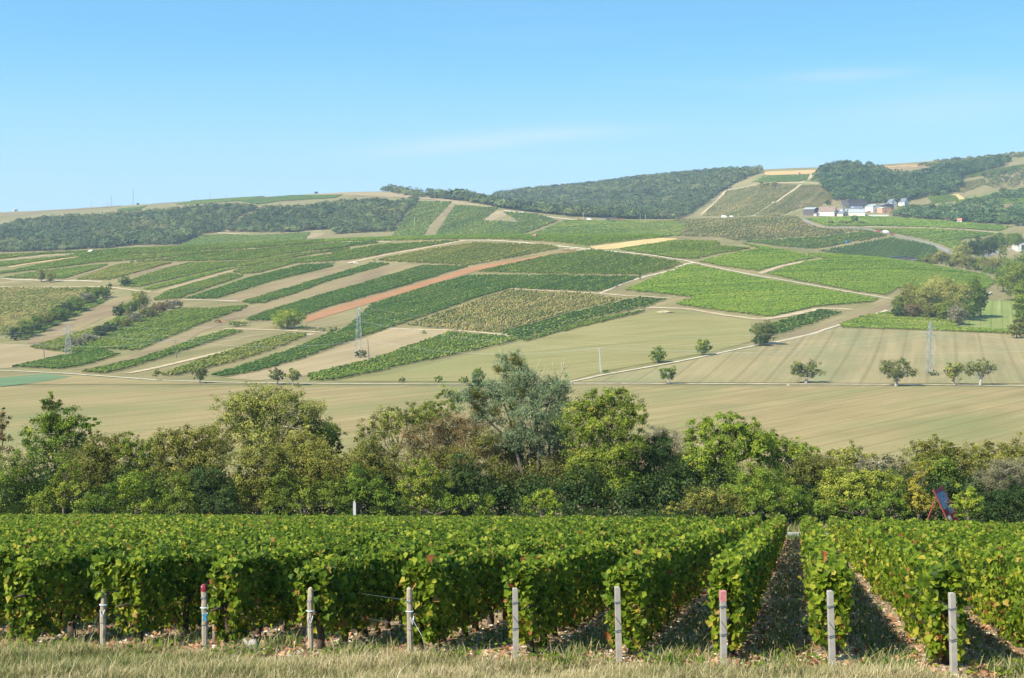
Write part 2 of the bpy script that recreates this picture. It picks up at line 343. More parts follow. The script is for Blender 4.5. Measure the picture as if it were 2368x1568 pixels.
def poly_spans(poly, c):
    """even-odd spans of the outline on the line second coordinate = c"""
    xs = []
    n = len(poly)
    for i in range(n):
        (x0, y0), (x1, y1) = poly[i], poly[(i + 1) % n]
        if (y0 <= c) != (y1 <= c): xs.append(x0 + (c - y0) / (y1 - y0) * (x1 - x0))
    xs.sort(); return list(zip(xs[::2], xs[1::2]))
def sheet(name, poly, mat, label, cat='field', layer='mid', off=0.12, step=1.4, kind='structure', dx=9.0):
    ys = np.arange(min(p[1] for p in poly) + 0.05, max(p[1] for p in poly), step)
    V, Fc = [], []; prev = None
    for y in ys:
        sp = poly_spans(poly, y); cur = []
        for a, b in sp:
            n = max(2, int((b - a) / dx) + 1); cur.append((a, b, n))
        if prev is not None and len(prev) == len(cur):
            for (a0, b0, n0), (a1, b1, n1) in zip(prev, cur):
                n = max(n0, n1); s = len(V)
                for (a, b, yy) in ((a0, b0, py), (a1, b1, y)):
                    for t in np.linspace(0, 1, n):
                        X, Y = PW(a + (b - a) * t, yy, layer); V.append((X, Y))
                for k in range(n - 1): Fc.append((s + k + n, s + k + n + 1, s + k + 1, s + k))
        prev = cur; py = y
    V = np.array(V); Z = H(V[:, 0], V[:, 1]) + off
    return tag(mk(name, np.column_stack([V, Z]), [np.array(Fc)], mat, smooth=True), label, cat, kind=kind)
def ribbon(name, pts, width, mat, label, cat='path', layer='mid', off=0.2, kind='structure', jit=0.25):
    """a track of real width laid over the ground"""
    W = np.array([PW(x, y, layer) for x, y in pts]); L = np.concatenate([[0], np.cumsum(np.hypot(*np.diff(W, axis=0).T))])
    s = np.arange(0, L[-1], 5.0); C = np.column_stack([np.interp(s, L, W[:, 0]), np.interp(s, L, W[:, 1])])
    T = np.gradient(C, axis=0); T /= np.linalg.norm(T, axis=1)[:, None]; N = np.column_stack([-T[:, 1], T[:, 0]])
    w = width / 2 * (1 + jit * (R.random((len(s), 1)) - 0.5))
    cols = [C + N * w * k for k in (-1, 0, 1)]; P = np.stack(cols, 1).reshape(-1, 2)
    Z = H(P[:, 0], P[:, 1]) + off; n = len(s); i = np.arange(n - 1) * 3
    Fc = np.concatenate([np.stack([i + k, i + k + 3, i + k + 4, i + k + 1], 1)[:, ::-1] for k in (0, 1)])
    return tag(mk(name, np.column_stack([P, Z]), [Fc], mat, smooth=True), label, cat, kind=kind)
def A(l): return [(x * .3501, 346.7 + y * .3501) for x, y in l]
def B(l): return [(751.3 + x * .3501, 346.7 + y * .3501) for x, y in l]
def C(l): return [(1560.3 + x * .3501, 317.8 + y * .3501) for x, y in l]

sheet('field', [(-300, 1100), (-300, 884), (0, 875), (150, 868), (370, 881), (560, 888), (780, 891), (1100, 893), (1600, 892), (2000, 893), (2700, 896), (2700, 1100)], M['stubble'],
      'wide tan and green striped stubble field below the white track', step=3.0, dx=25)
sheet('field', [(1325, 884), (1560, 842), (1650, 822), (1830, 785), (1940, 757), (2100, 764), (2367, 774), (2700, 782), (2700, 889), (1900, 886)], M['stubble2'],
      'tan drilled field around the right pylon above the white track', step=2.0, dx=18)
sheet('field', [(760, 882), (900, 866), (1205, 791), (1400, 744), (1505, 722), (1560, 716), (1640, 728), (1735, 742), (1738, 790), (1640, 815), (1390, 860), (1320, 880), (1000, 883)], M['olive'],
      'olive green meadow slope left of the diagonal pale track')
sheet('field', A([(1480, 1510), (2000, 1390), (2311, 1280)]) + B([(330, 1218), (420, 1183), (860, 1193), (700, 1252), (300, 1382), (0, 1452)]) + A([(2000, 1498), (1700, 1525)]), M['tan'],
      'tan stubble plot around the middle pylon')
sheet('field', A([(-400, 1260), (190, 1290), (330, 1330), (560, 1352), (260, 1400), (70, 1440), (0, 1447), (-400, 1440)]), M['tan'], 'tan field with wheel tracks left of the left pylon')
sheet('field', A([(-300, 1515), (0, 1507), (300, 1480), (470, 1500), (200, 1545), (0, 1566), (-300, 1580)]), M['bluegreen'], 'small blue green crop field at the left valley edge', off=0.2)
sheet('ploughed_strip', B([(-126, 1100), (0, 1058), (500, 917), (980, 772), (1640, 664), (1640, 681), (1500, 692), (1000, 801), (700, 890), (250, 1028), (-126, 1143)]), M['red'],
      'long narrow strip of orange red ploughed soil', off=0.16)
sheet('fallow_strip', A([(1430, 1002), (1800, 882), (2240, 768), (2311, 764), (2311, 795), (2100, 850), (1600, 1010), (1480, 1012)]) , M['brown'], 'brown bare strip below the white stone heap')
sheet('fallow_strip', A([(1460, 1110), (1650, 1030), (2146, 893)]) + B([(430, 762), (660, 757), (600, 770), (200, 897), (0, 943)]) + A([(2000, 1000), (1600, 1110), (1500, 1130)]), M['brown'], 'long brown bare strip left of the red strip')
sheet('fallow_strip', A([(450, 1460), (850, 1372), (1050, 1275), (1390, 1143), (1530, 1132), (1330, 1202), (1200, 1285), (900, 1392), (700, 1430)]), M['brown'], 'brown bare strip running down to the valley track')
sheet('fallow_strip', A([(180, 1260), (730, 1005), (820, 998), (760, 1080), (480, 1200), (260, 1290), (190, 1288)]), M['brown'], 'brown bare strip between left hedge and bramble bank')
sheet('fallow_strip', A([(840, 838), (1000, 778), (1160, 744), (1250, 742), (1060, 788), (870, 838)]), M['brown'], 'short brown bare strip above the dark left bush')
sheet('fallow_strip', A([(1000, 945), (1460, 805), (1640, 778), (2000, 715), (2311, 662), (2311, 676), (1900, 738), (1560, 798), (1100, 928), (1050, 948)]), M['tan'], 'tan grassy strip climbing to the hill crest')
sheet('straw_plot', B([(1740, 640), (1960, 612), (2200, 582), (2311, 584), (2330, 592), (1920, 653), (1800, 660)]), M['straw'], 'pale straw coloured plot near the hill crest')
sheet('meadow', C([(1880, 1255), (1885, 1222), (1950, 1150), (1950, 1075), (2280, 1078), (2420, 1100), (2420, 1290), (2240, 1283)]), M['meadow'], 'bright green mown meadow beside the round grove', 'meadow')
sheet('fallow_strip', C([(700, 1312), (1000, 1232), (1300, 1130), (1450, 1082), (1405, 1140), (1090, 1236), (780, 1330)]), M['brown'], 'brown grassy bank beside the diagonal pale track')
sheet('harvested_field', C([(585, 228), (980, 214), (990, 228), (900, 242), (600, 252)]), M['harvest'], 'golden harvested field on the skyline above the village', layer='far', off=0.4)
sheet('harvested_field', [(2040, 386), (2110, 381), (2170, 379), (2100, 389), (2050, 391)], M['harvest'], 'thin golden field on the skyline right of the wood', layer='far', off=0.4)
sheet('dry_hillside', [(640, 446), (760, 443.5), (900, 444), (1000, 456), (1150, 480), (1100, 484), (1000, 462), (900, 456), (770, 452), (640, 453)], M['tan'], 'tan dry grass rim of the far left hill', layer='far', off=0.4)

sheet('dry_hillside', C([(1320, 205), (1450, 195), (1640, 178), (1760, 175), (1700, 225), (1550, 245), (1400, 240)]), M['brown'], 'brown dry slope between the two right woods', layer='far', off=0.4)
sheet('dry_hillside', C([(2060, 250), (2304, 215), (2480, 205), (2480, 300), (2304, 325), (2080, 330)]), M['brown'], 'brown scrubby slope at the far right', layer='far', off=0.4)
ribbon('track', [(-300, 846), (0, 857), (150, 864), (370, 880), (520, 885), (780, 888.5), (1100, 889.5), (1320, 887.5), (1700, 888.5), (2000, 890), (2367, 893), (2700, 895)], 2.5, M['path'], 'straight white limestone track across the valley floor')
ribbon('track', [(1310, 885), (1390, 868), (1560, 838), (1650, 820), (1800, 790), (1880, 772), (1940, 752), (2000, 735), (2055, 716)], 1.7, M['path'], 'pale diagonal track climbing to the round grove')
ribbon('track', C([(125, 828), (250, 855), (500, 907), (850, 967), (1200, 1030), (1460, 1072)]), 3.0, M['path'], 'white track between two bright green vineyard plots')
ribbon('track', B([(900, 598), (1100, 598), (1300, 612), (1500, 632), (1700, 652), (1900, 672), (2100, 690), (2311, 722)]) + C([(60, 812), (125, 828)]), 3.2, M['path'], 'pale ridge track passing the straw plot')
ribbon('track', B([(1815, 950), (1950, 890), (2100, 842), (2311, 792)]) + C([(60, 840), (125, 828)]), 2.2, M['path'], 'pale track beside the small dark cypress')
ribbon('track', B([(150, 748), (420, 690), (700, 640), (920, 600)]), 4.0, M['dirt'], 'dirt track from the white stone heap to the ridge')
ribbon('track', C([(-250, 1125), (100, 1135), (350, 1178), (560, 1205), (700, 1185), (960, 1130), (1180, 1138)]), 4.5, M['dirt'], 'chalky dirt track under the big right vineyard plot')
ribbon('track', C([(560, 900), (700, 850), (850, 822), (980, 805)]), 3.5, M['dirt'], 'dirt track dividing the right hilltop plots')
ribbon('track', A([(0, 905), (300, 908), (700, 905), (900, 930), (1010, 940)]), 3.0, M['dirt'], 'dirt terrace track below the left poplars')
ribbon('track', A([(20, 852), (250, 862), (500, 864), (700, 872)]), 3.0, M['path'], 'pale upper terrace track behind the left poplars')
ribbon('track', A([(60, 775), (200, 750), (450, 715), (560, 702)]), 4.5, M['straw'], 'straw coloured strip at the upper left of the hill')
ribbon('track', A([(0, 733), (280, 700), (540, 684)]), 3.5, M['dirt'], 'thin tan strip below the left end of the crest')
ribbon('track', A([(430, 858), (640, 795), (760, 755)]), 4.0, M['brown'], 'grassy strip dividing two upper left plots')
ribbon('track', A([(1200, 990), (1430, 995), (1600, 1000)]), 2.5, M['path'], 'short pale track below the middle left plots')
ribbon('track', A([(1480, 1183), (1800, 1190), (2150, 1208)]) + B([(420, 1180), (860, 1192), (1290, 1235)]), 3.0, M['dirt'], 'dirt track crossing below the red strip')
ribbon('track', A([(840, 1478), (1200, 1400), (1500, 1330), (1800, 1260), (2080, 1215)]), 3.5, M['dirt'], 'dirt strip between the two lowest left plots')
ribbon('track', B([(1220, 918), (1500, 932), (1820, 950), (2000, 965), (2311, 985)]), 3.0, M['dirt'], 'dirt track above the brownish vine plot')
ribbon('track', A([(2100, 612), (2240, 608)]) + B([(320, 610), (460, 607)]), 3.0, M['path'], 'small pale turning place near the crest')
ribbon('lane', C([(850, 540), (900, 575), (980, 598), (1250, 602), (1350, 622), (1450, 648), (1600, 680), (1720, 715), (1790, 745), (1822, 778)]), 5.0, M['lane'], 'grey lane winding down from the village', 'lane', 'far')
ribbon('lane', [(2240, 602), (2270, 594), (2310, 582), (2340, 576)], 4.5, M['lane'], 'grey lane through the trees at the right edge', 'lane', 'far')
ribbon('track', C([(1250, 592), (1500, 592), (1750, 600), (1950, 612), (2150, 632)]), 5.0, M['dirt'], 'tan verge line across the far right vineyard', 'path', 'far')
ribbon('track', B([(1180, 400), (1300, 420), (1450, 440), (1700, 470)]), 5.0, M['path'], 'white track along the far spur', 'path', 'far')
ribbon('track', B([(1320, 530), (1450, 495), (1580, 465)]), 6.0, M['brown'], 'brown strip on the far middle slope', 'path', 'far')
ribbon('track', B([(690, 550), (740, 500), (850, 375)]), 7.0, M['brown'], 'brown strip down the far spur vineyard', 'path', 'far')
ribbon('track', B([(790, 488), (1000, 480), (1290, 488)]), 5.0, M['dirt'], 'thin terrace track across the far spur', 'path', 'far')
ribbon('track', B([(560, 370), (700, 372), (860, 370)]), 5.0, M['dirt'], 'upper terrace track on the far spur', 'path', 'far')
ribbon('track', C([(900, 245), (890, 270), (830, 298)]), 4.5, M['dirt'], 'pale track down from the golden field', 'path', 'far')
ribbon('track', C([(330, 350), (480, 325), (620, 298), (830, 300), (960, 305)]), 4.0, M['dirt'], 'terrace track above the patchy village vineyard', 'path', 'far')
ribbon('track', C([(170, 510), (330, 355)]), 4.5, M['dirt'], 'dirt edge between ridge wood and village vineyard', 'path', 'far')
ribbon('track', C([(400, 437), (530, 425), (700, 435), (900, 430)]), 5.0, M['dirt'], 'thin track across the patchy village vineyard', 'path', 'far')
ribbon('track', C([(500, 522), (720, 390), (830, 310)]), 3.5, M['dirt'], 'steep dirt strip in the patchy village vineyard', 'path', 'far')
ribbon('track', C([(1850, 375), (1910, 420)]), 8.0, M['straw'], 'sandy track end below the right wood', 'path', 'far')
ribbon('track', C([(1990, 262), (2040, 245)]), 8.0, M['straw'], 'small sandy patch on the far right slope', 'path', 'far')
ribbon('track', A([(1410, 545), (1550, 555), (1700, 565)]), 5.0, M['dirt'], 'tan track at the foot of the middle wood', 'path', 'far')
ribbon('track', A([(2030, 585), (2110, 548)]), 16.0, M['tan'], 'tan plot at the foot of the middle wood', 'path', 'far')
ribbon('track', B([(1040, 470), (1120, 440), (1200, 402)]), 26.0, M['tan'], 'tan fan shaped plot on the far spur', 'path', 'far')
ribbon('track', C([(800, 455), (870, 420), (900, 405)]), 16.0, M['tan'], 'tan plot above the village', 'path', 'far')
ribbon('track', C([(680, 518), (780, 490), (850, 470)]), 14.0, M['olive'], 'olive grass strip beside the village', 'path', 'far')
ribbon('bank', C([(810, 548), (870, 580), (960, 603)]), 9.0, M['red'], 'reddish earth bank beside the village lane', 'bank', 'far', off=0.5)
ribbon('track', A([(0, 440), (60, 428), (300, 405), (600, 388), (960, 360), (1150, 348)]), 60.0, M['brown'], 'brown ploughed rim of the left plateau', 'field', 'far', off=0.4)

# ------------------------------------------------------------------ hill vineyards
def vinemat(name, g1, g2, g3, yel, ya=0.5, ps=0.02):
    m, nt, b, o = newmat(name)
    at_ = nt.nodes.new('ShaderNodeAttribute'); at_.attribute_name = 'tint'
    c = ramp(nt, at_.outputs['Fac'], [(0.15, g1), (0.5, g2), (0.8, g3), (0.97, yel)])
    c = mixc(nt, ramp(nt, noise(nt, ps, 4, 0.65), [(0.45, (0, 0, 0)), (0.7, (ya,) * 3)]), c, yel)
    nt.links.new(c, b.inputs['Base Color']); b.inputs['Roughness'].default_value = 0.7; b.inputs['Specular IOR Level'].default_value = 0.15
    return m
VM = {'dark': vinemat('vines dark green', (0.028, 0.058, 0.005), (0.058, 0.112, 0.009), (0.105, 0.161, 0.016), (0.273, 0.224, 0.054), 0.12),
      'mid': vinemat('vines mid green', (0.038, 0.068, 0.005), (0.090, 0.139, 0.011), (0.158, 0.193, 0.022), (0.294, 0.244, 0.054), 0.16),
      'bright': vinemat('vines bright green', (0.055, 0.103, 0.006), (0.118, 0.187, 0.013), (0.184, 0.238, 0.020), (0.294, 0.273, 0.041), 0.16),
      'yellow': vinemat('vines yellowing', (0.052, 0.073, 0.008), (0.126, 0.151, 0.016), (0.210, 0.200, 0.031), (0.347, 0.253, 0.072), 0.32),
      'sparse': vinemat('vines sparse brownish', (0.052, 0.068, 0.011), (0.121, 0.127, 0.023), (0.221, 0.180, 0.050), (0.347, 0.244, 0.099), 0.42)}
NPLOT = [0]
def vines(poly, var, label, dirang=None, spacing=1.75, ds=0.8, gap=0.03, layer='mid', h=1.25, w=0.75, name='vineyard_plot'):
    """a plot of trellised vines: rows of leafy ridges with open trunks below, all along one bearing"""
    th = STRIP if dirang is None else dirang
    rd = np.array([math.sin(th), math.cos(th)]); nn = np.array([rd[1], -rd[0]])
    n = len(poly); W = []
    for i in range(n):
        (x0, y0), (x1, y1) = poly[i], poly[(i + 1) % n]; k = max(1, int(math.hypot(x1 - x0, y1 - y0) / 15))
        for t in range(k): W.append(PW(x0 + (x1 - x0) * t / k, y0 + (y1 - y0) * t / k, layer))
    W = np.array(W); uv = np.column_stack([W @ rd, W @ nn])
    Vs, Fs, Ts = [], [], []; base = 0
    for v in np.arange(uv[:, 1].min() + spacing / 2, uv[:, 1].max(), spacing):
        for a, b in poly_spans([tuple(p) for p in uv], v):
            a += R.random() ** 2 * 4; b -= R.random() ** 2 * 4
            m = int((b - a) / ds) + 1
            if m < 2: continue
            u = np.linspace(a, b, m); vv = v + R.normal(0, 0.06, m)
            P = u[:, None] * rd + vv[:, None] * nn
            zc = H(P[:, 0], P[:, 1])
            hh = h * (1 + R.normal(0, 0.07, m)); ww = w / 2 * (1 + R.normal(0, 0.15, m)); lo = 0.35 + R.random(m) * 0.3
            low = R.random(m) < gap; hh = np.where(low, 0.5, hh); ww = np.where(low, 0.15, ww)
            ring = np.stack([np.column_stack([P - nn * (ww * 0.8)[:, None], zc + lo]), np.column_stack([P - nn * ww[:, None], zc + hh * (0.75 + 0.1 * R.random(m))]),
                             np.column_stack([P + nn * (R.normal(0, 0.1, m))[:, None], zc + hh]),
                             np.column_stack([P + nn * ww[:, None], zc + hh * (0.75 + 0.1 * R.random(m))]), np.column_stack([P + nn * (ww * 0.8)[:, None], zc + lo])], 1)
            i = np.arange(m - 1) * 5 + base
            f = np.concatenate([np.stack([i + k, i + k + 1, i + k + 6, i + k + 5], 1) for k in range(4)])
            tt = np.clip(0.45 + R.normal(0, 0.10) + R.normal(0, 0.12, m - 1), 0, 1)
            Vs.append(ring.reshape(-1, 3)); Fs.append(f); Ts.append(np.clip(np.tile(tt, 4) + R.normal(0, 0.14, 4 * (m - 1)), 0, 1))
            e0 = [base, base + 1, base + 2, base + 3]; e1 = [base + 5 * (m - 1) + k for k in range(4)]
            Fs.append(np.array([e0[::-1], e1])); Ts.append(np.array([0.4, 0.4])); base += 5 * m
    if not Vs: return None
    o = mk(name, np.concatenate(Vs), [np.concatenate(Fs)], VM[var], tint=np.concatenate(Ts))
    NPLOT[0] += 1
    return tag(o, label, 'vineyard', 'vineyard plots on the hills', 'stuff')
d2 = math.radians(58)
vines(A([(-700, 715), (0, 694), (600, 669), (1200, 635), (1640, 613), (2146, 588), (2146, 618), (1700, 652), (1300, 670), (900, 692), (560, 701), (430, 706), (520, 687), (300, 693), (0, 725), (-700, 760)]), 'mid', 'long green vine plot along the left end of the crest', spacing=2.0)
vines(A([(-600, 800), (0, 742), (540, 697), (880, 693), (800, 706), (480, 712), (60, 768), (-600, 830)]), 'mid', 'narrow vine plot above the straw strip at upper left')
vines(A([(-400, 870), (100, 797), (200, 772), (560, 708), (900, 698), (1300, 674), (1700, 657), (1350, 690), (900, 732), (640, 747), (380, 782), (40, 817)]), 'mid', 'long vine plot below the straw strip at upper left')
vines(A([(20, 850), (200, 817), (560, 772), (740, 758), (640, 790), (420, 856)]), 'mid', 'vine plot behind the two left poplars')
vines(A([(490, 862), (640, 810), (780, 762), (1060, 742), (1150, 745), (850, 828), (720, 862)]), 'yellow', 'yellowing vine plot right of the left poplars')
vines(A([(790, 754), (1000, 730), (1350, 693), (1750, 655), (2146, 624), (2311, 617), (2311, 640), (1900, 688), (1640, 732), (1260, 740), (1060, 738)]), 'mid', 'broad vine plot above the short brown strip')
vines(A([(870, 860), (1080, 790), (1255, 750), (1640, 738), (1900, 694), (2311, 648), (2311, 658), (2000, 705), (1650, 770), (1460, 785), (900, 915), (790, 903)]), 'mid', 'broad vine plot right of the dark left bush')
vines(A([(930, 926), (1460, 792), (1620, 778), (1500, 800), (1120, 903), (1000, 928)]), 'bright', 'narrow bright vine strip beside the tan grassy strip')
vines(A([(1000, 1000), (1110, 935), (1500, 822), (1620, 832), (1250, 960), (1200, 985)]), 'mid', 'vine plot above the bramble bank')
vines(A([(1530, 812), (1600, 782), (2000, 716), (2200, 690)]) + B([(40, 682), (380, 627), (800, 604), (900, 602), (700, 637), (400, 688), (180, 728), (0, 742)]) + A([(1950, 753), (1700, 818), (1600, 824)]), 'mid', 'long vine plot left of the dirt track to the ridge')
vines(A([(1215, 990), (1650, 847), (2000, 762), (2215, 752), (2200, 772), (1800, 870), (1430, 986)]), 'dark', 'dark vine plot above the upper brown strip', gap=0.08)
vines(A([(1590, 1010), (2000, 887), (2146, 845)]) + B([(320, 747), (430, 754), (350, 780), (0, 878)]) + A([(2000, 938), (1740, 1018), (1640, 1022)]), 'dark', 'dark vine strip between the two brown strips', gap=0.06)
vines(A([(1610, 1130), (1780, 1062), (2146, 955)]) + B([(650, 767), (960, 770), (500, 908), (0, 1048), (-126, 1095), (-150, 1140)]) + A([(1790, 1135)]), 'dark', 'dark vine plot directly above the red strip')
vines(A([(-300, 930), (0, 917), (580, 914), (690, 930), (600, 962), (330, 1100), (100, 1222), (-300, 1250)]), 'sparse', 'brownish sparse vine plot at the left edge', dirang=math.radians(75), gap=0.3)
vines(A([(90, 1250), (380, 1107), (600, 1003), (680, 992), (728, 996), (520, 1090), (300, 1200), (180, 1252)]), 'mid', 'narrow vine strip under the left hedge')
vines(A([(180, 1315), (330, 1272), (480, 1222), (660, 1170), (700, 1195), (640, 1240), (480, 1290), (390, 1335)]), 'yellow', 'yellow green vine plot behind the left pylon')
vines(A([(680, 1160), (770, 1112), (900, 1102), (900, 1122), (800, 1178), (720, 1195)]), 'bright', 'small vine plot on the bramble bank')
vines(A([(410, 1345), (640, 1257), (900, 1132), (1200, 1052), (1400, 1053), (1640, 1033), (1600, 1062), (1420, 1120), (1200, 1210), (900, 1335), (720, 1320), (560, 1345)]), 'mid', 'large vine plot right of the left pylon')
vines(A([(80, 1440), (380, 1372), (690, 1328), (795, 1356), (600, 1420), (400, 1455)]), 'dark', 'dark vine plot in front of the left pylon')
vines(A([(520, 1475), (900, 1392), (1300, 1252), (1500, 1193), (1610, 1202), (1400, 1270), (1100, 1370), (840, 1450), (700, 1483)]), 'mid', 'vine strip behind the lone tree at lower left', gap=0.08)
vines(A([(1050, 1495), (1300, 1402), (1700, 1272), (1900, 1220), (2050, 1220), (1900, 1290), (1600, 1390), (1400, 1440), (1150, 1500)]), 'yellow', 'yellowish lower vine strip', gap=0.12)
vines(A([(1380, 1500), (1600, 1432), (1900, 1332), (2100, 1250), (2170, 1215), (2190, 1195), (2200, 1220), (2240, 1205), (2311, 1155)]) + B([(165, 1158), (300, 1027), (720, 892), (960, 832), (1500, 832), (2080, 840), (2030, 866), (1810, 943), (1400, 928), (1220, 918), (1000, 983), (520, 1150), (330, 1212), (0, 1325)]) + A([(2000, 1380), (1700, 1470), (1450, 1505)]), 'dark', 'long dark vine plot below the red strip, behind the middle pylon', gap=0.05)
vines(B([(540, 1162), (1000, 1000), (1220, 928), (1750, 953), (1960, 992), (1700, 1050), (1150, 1210), (900, 1200)]), 'sparse', 'brownish thin vine plot in the middle of the hill', gap=0.35)
vines(B([(1150, 1215), (1700, 1062), (1960, 1003), (2080, 978), (2260, 992), (2120, 1045), (1700, 1130), (1300, 1262)]), 'dark', 'dark vine plot with wide gaps above the olive meadow', spacing=2.4, gap=0.15)
vines(B([(1290, 1266), (1700, 1140), (2120, 1062), (2090, 1080), (1500, 1222), (1330, 1274)]), 'mid', 'thin vine strip along the olive meadow')
vines(B([(0, 1465), (300, 1392), (820, 1208), (1290, 1243), (1250, 1272), (700, 1390), (200, 1500), (0, 1530), (-130, 1530), (-120, 1495)]), 'mid', 'lowest vine plot above the valley track', gap=0.15)
vines(B([(0, 590), (500, 562), (1300, 546), (2000, 556), (2311, 570), (2250, 580), (1950, 608), (1720, 638), (1620, 624), (1420, 608), (1200, 594), (900, 594), (600, 600), (360, 604), (0, 616)]), 'bright', 'bright vine plot along the crest around the stone hut', spacing=2.0)
vines(B([(-60, 640), (0, 624), (340, 608), (365, 617), (150, 645), (0, 660), (-80, 668)]), 'dark', 'small vine plot left of the pale turning place')
vines(B([(310, 735), (700, 657), (1000, 614), (1330, 626), (1430, 628), (1510, 633), (1550, 655), (1200, 720), (970, 766), (620, 750)]), 'yellow', 'yellow green vine plot above the upper end of the red strip')
vines(B([(990, 808), (1500, 697), (1780, 662), (2000, 692), (2311, 737)]) + C([(20, 830), (60, 838), (0, 855), (-40, 870)]) + B([(2100, 828), (1500, 823)]), 'mid', 'broad vine plot right of the red strip below the ridge track', gap=0.06)
vines(C([(-390, 745), (0, 683), (290, 690), (300, 720), (520, 736), (300, 770), (130, 808), (0, 803)]), 'mid', 'vine plot right of the straw plot', dirang=d2)
vines(C([(160, 826), (330, 778), (560, 740), (400, 693), (800, 763), (950, 800), (850, 812), (540, 888), (300, 853)]), 'bright', 'bright vine plot at the right end of the crest', dirang=d2)
vines(C([(600, 905), (860, 826), (990, 808), (850, 770), (1000, 772), (1500, 812), (2050, 912), (2120, 960), (2050, 1010), (1480, 1000), (1400, 1048), (1200, 1022), (850, 958)]), 'bright', 'large bright vine plot behind the round grove', dirang=d2, spacing=1.9)
vines(C([(-340, 1015), (0, 873), (110, 842), (500, 922), (850, 985), (1180, 1042), (1340, 1072), (1320, 1090), (950, 1120), (620, 1195), (300, 1150), (0, 1108), (110, 1060), (0, 1048)]), 'bright', 'large bright vine plot below the white track', dirang=d2)
vines(C([(450, 1290), (700, 1217), (960, 1142), (1110, 1160), (900, 1240), (700, 1305), (600, 1300)]), 'dark', 'small vine plot beside the round tree on the diagonal track', dirang=math.radians(40), spacing=2.6, gap=0.12)
vines(C([(1085, 1240), (1250, 1182), (1400, 1163), (1600, 1173), (1870, 1218), (1862, 1262), (2400, 1285), (2400, 1310), (1700, 1280), (1100, 1262)]), 'mid', 'green vine plot behind the right pylon', dirang=math.radians(80))
# far side of the valley
G1 = dict(layer='far', spacing=3.2, ds=2.2, h=1.5, w=1.5)
vines(C([(-10, 548), (800, 522), (850, 562), (980, 606), (1260, 612), (1000, 650), (400, 685), (290, 662), (0, 652), (-300, 650), (-300, 560)]), 'sparse', 'striped vine slope in the dip behind the hill', dirang=math.radians(35), gap=0.25, **G1)
vines(C([(860, 540), (1200, 524), (1500, 534), (2230, 592), (2150, 622), (1700, 598), (1250, 588), (1000, 590)]), 'bright', 'green vineyard below the village', dirang=math.radians(60), **G1)
vines(C([(1290, 608), (1700, 606), (2140, 638), (1900, 680), (1850, 748), (1650, 675), (1400, 628)]), 'bright', 'green vineyard right of the winding lane', dirang=math.radians(60), **G1)
vines(C([(940, 752), (1430, 662), (1700, 712), (1790, 785), (1500, 810), (1200, 795)]), 'dark', 'dark vineyard with clear rows left of the winding lane', dirang=math.radians(25), gap=0.10, **dict(G1, spacing=2.3, w=1.15, ds=1.4))
vines(C([(450, 690), (1000, 655), (1270, 618), (1410, 652), (1150, 697), (930, 742), (700, 722)]), 'mid', 'green vineyard around the blue car', dirang=math.radians(50), **G1)
vines(C([(180, 520), (345, 355), (480, 330), (620, 305), (820, 312), (720, 385), (510, 515), (400, 525)]), 'sparse', 'patchy vineyard left of the village', dirang=math.radians(20), gap=0.3, **G1)
vines(C([(530, 515), (735, 390), (840, 315), (960, 315), (1070, 392), (950, 462), (830, 472), (680, 520)]), 'sparse', 'patchy vineyard just above the village', dirang=math.radians(20), gap=0.25, **G1)
vines(C([(510, 300), (590, 256), (890, 248), (870, 288), (700, 298)]), 'dark', 'dark vineyard under the golden field', dirang=math.radians(70), **G1)
vines(C([(890, 290), (925, 245), (1000, 232), (1060, 244), (970, 300)]), 'mid', 'green vineyard right of the golden field', **G1)
vines(C([(1880, 275), (1900, 245), (2304, 178), (2500, 160), (2500, 200), (2000, 262)]), 'mid', 'vineyard on the far right slope', **G1)
vines(C([(1870, 420), (2304, 335), (2500, 310), (2500, 420), (2200, 440), (1800, 480)]), 'bright', 'bright vineyard on the lower right slope', dirang=math.radians(70), **G1)
vines(C([(1860, 368), (1900, 295), (2040, 272), (2060, 310), (1900, 368)]), 'sparse', 'thin vineyard on the far right slope', gap=0.3, **G1)
vines(C([(1660, 392), (1850, 385), (1880, 420), (1700, 440)]), 'bright', 'green meadow vines below the right wood', **G1)
vines(A([(1190, 634), (1330, 567), (1530, 562), (1700, 568), (2050, 548), (2010, 600), (1640, 640), (1200, 660)]), 'mid', 'vineyard at the foot of the left wood', **G1)
vines(A([(1150, 362), (1360, 328), (1780, 304), (1650, 332), (1300, 362)]), 'mid', 'vineyard on the left plateau rim', **G1)
vines(A([(1560, 338), (1920, 304), (2260, 300), (2210, 320), (1840, 342), (1700, 362)]), 'dark', 'dark vineyard on the plateau rim above the middle wood', **G1)
vines(A([(770, 397), (970, 373), (930, 397), (800, 412)]), 'dark', 'small dark plot above the left wood', **G1)
vines(B([(430, 585), (600, 342), (840, 345), (690, 500), (640, 590)]), 'mid', 'vineyard on the far spur beside the middle wood', dirang=math.radians(20), gap=0.2, **G1)
vines(B([(740, 540), (860, 365), (1150, 385), (1040, 468), (1280, 480), (1170, 410), (1400, 425), (1540, 470), (1310, 560), (1100, 585), (720, 590)]), 'mid', 'vineyard on the right face of the far spur', dirang=math.radians(20), gap=0.1, **G1)
vines(B([(1330, 570), (1590, 468), (2311, 475), (2400, 500), (2311, 590), (1600, 585)]), 'mid', 'vineyards in the far middle below the ridge wood', dirang=math.radians(60), **G1)
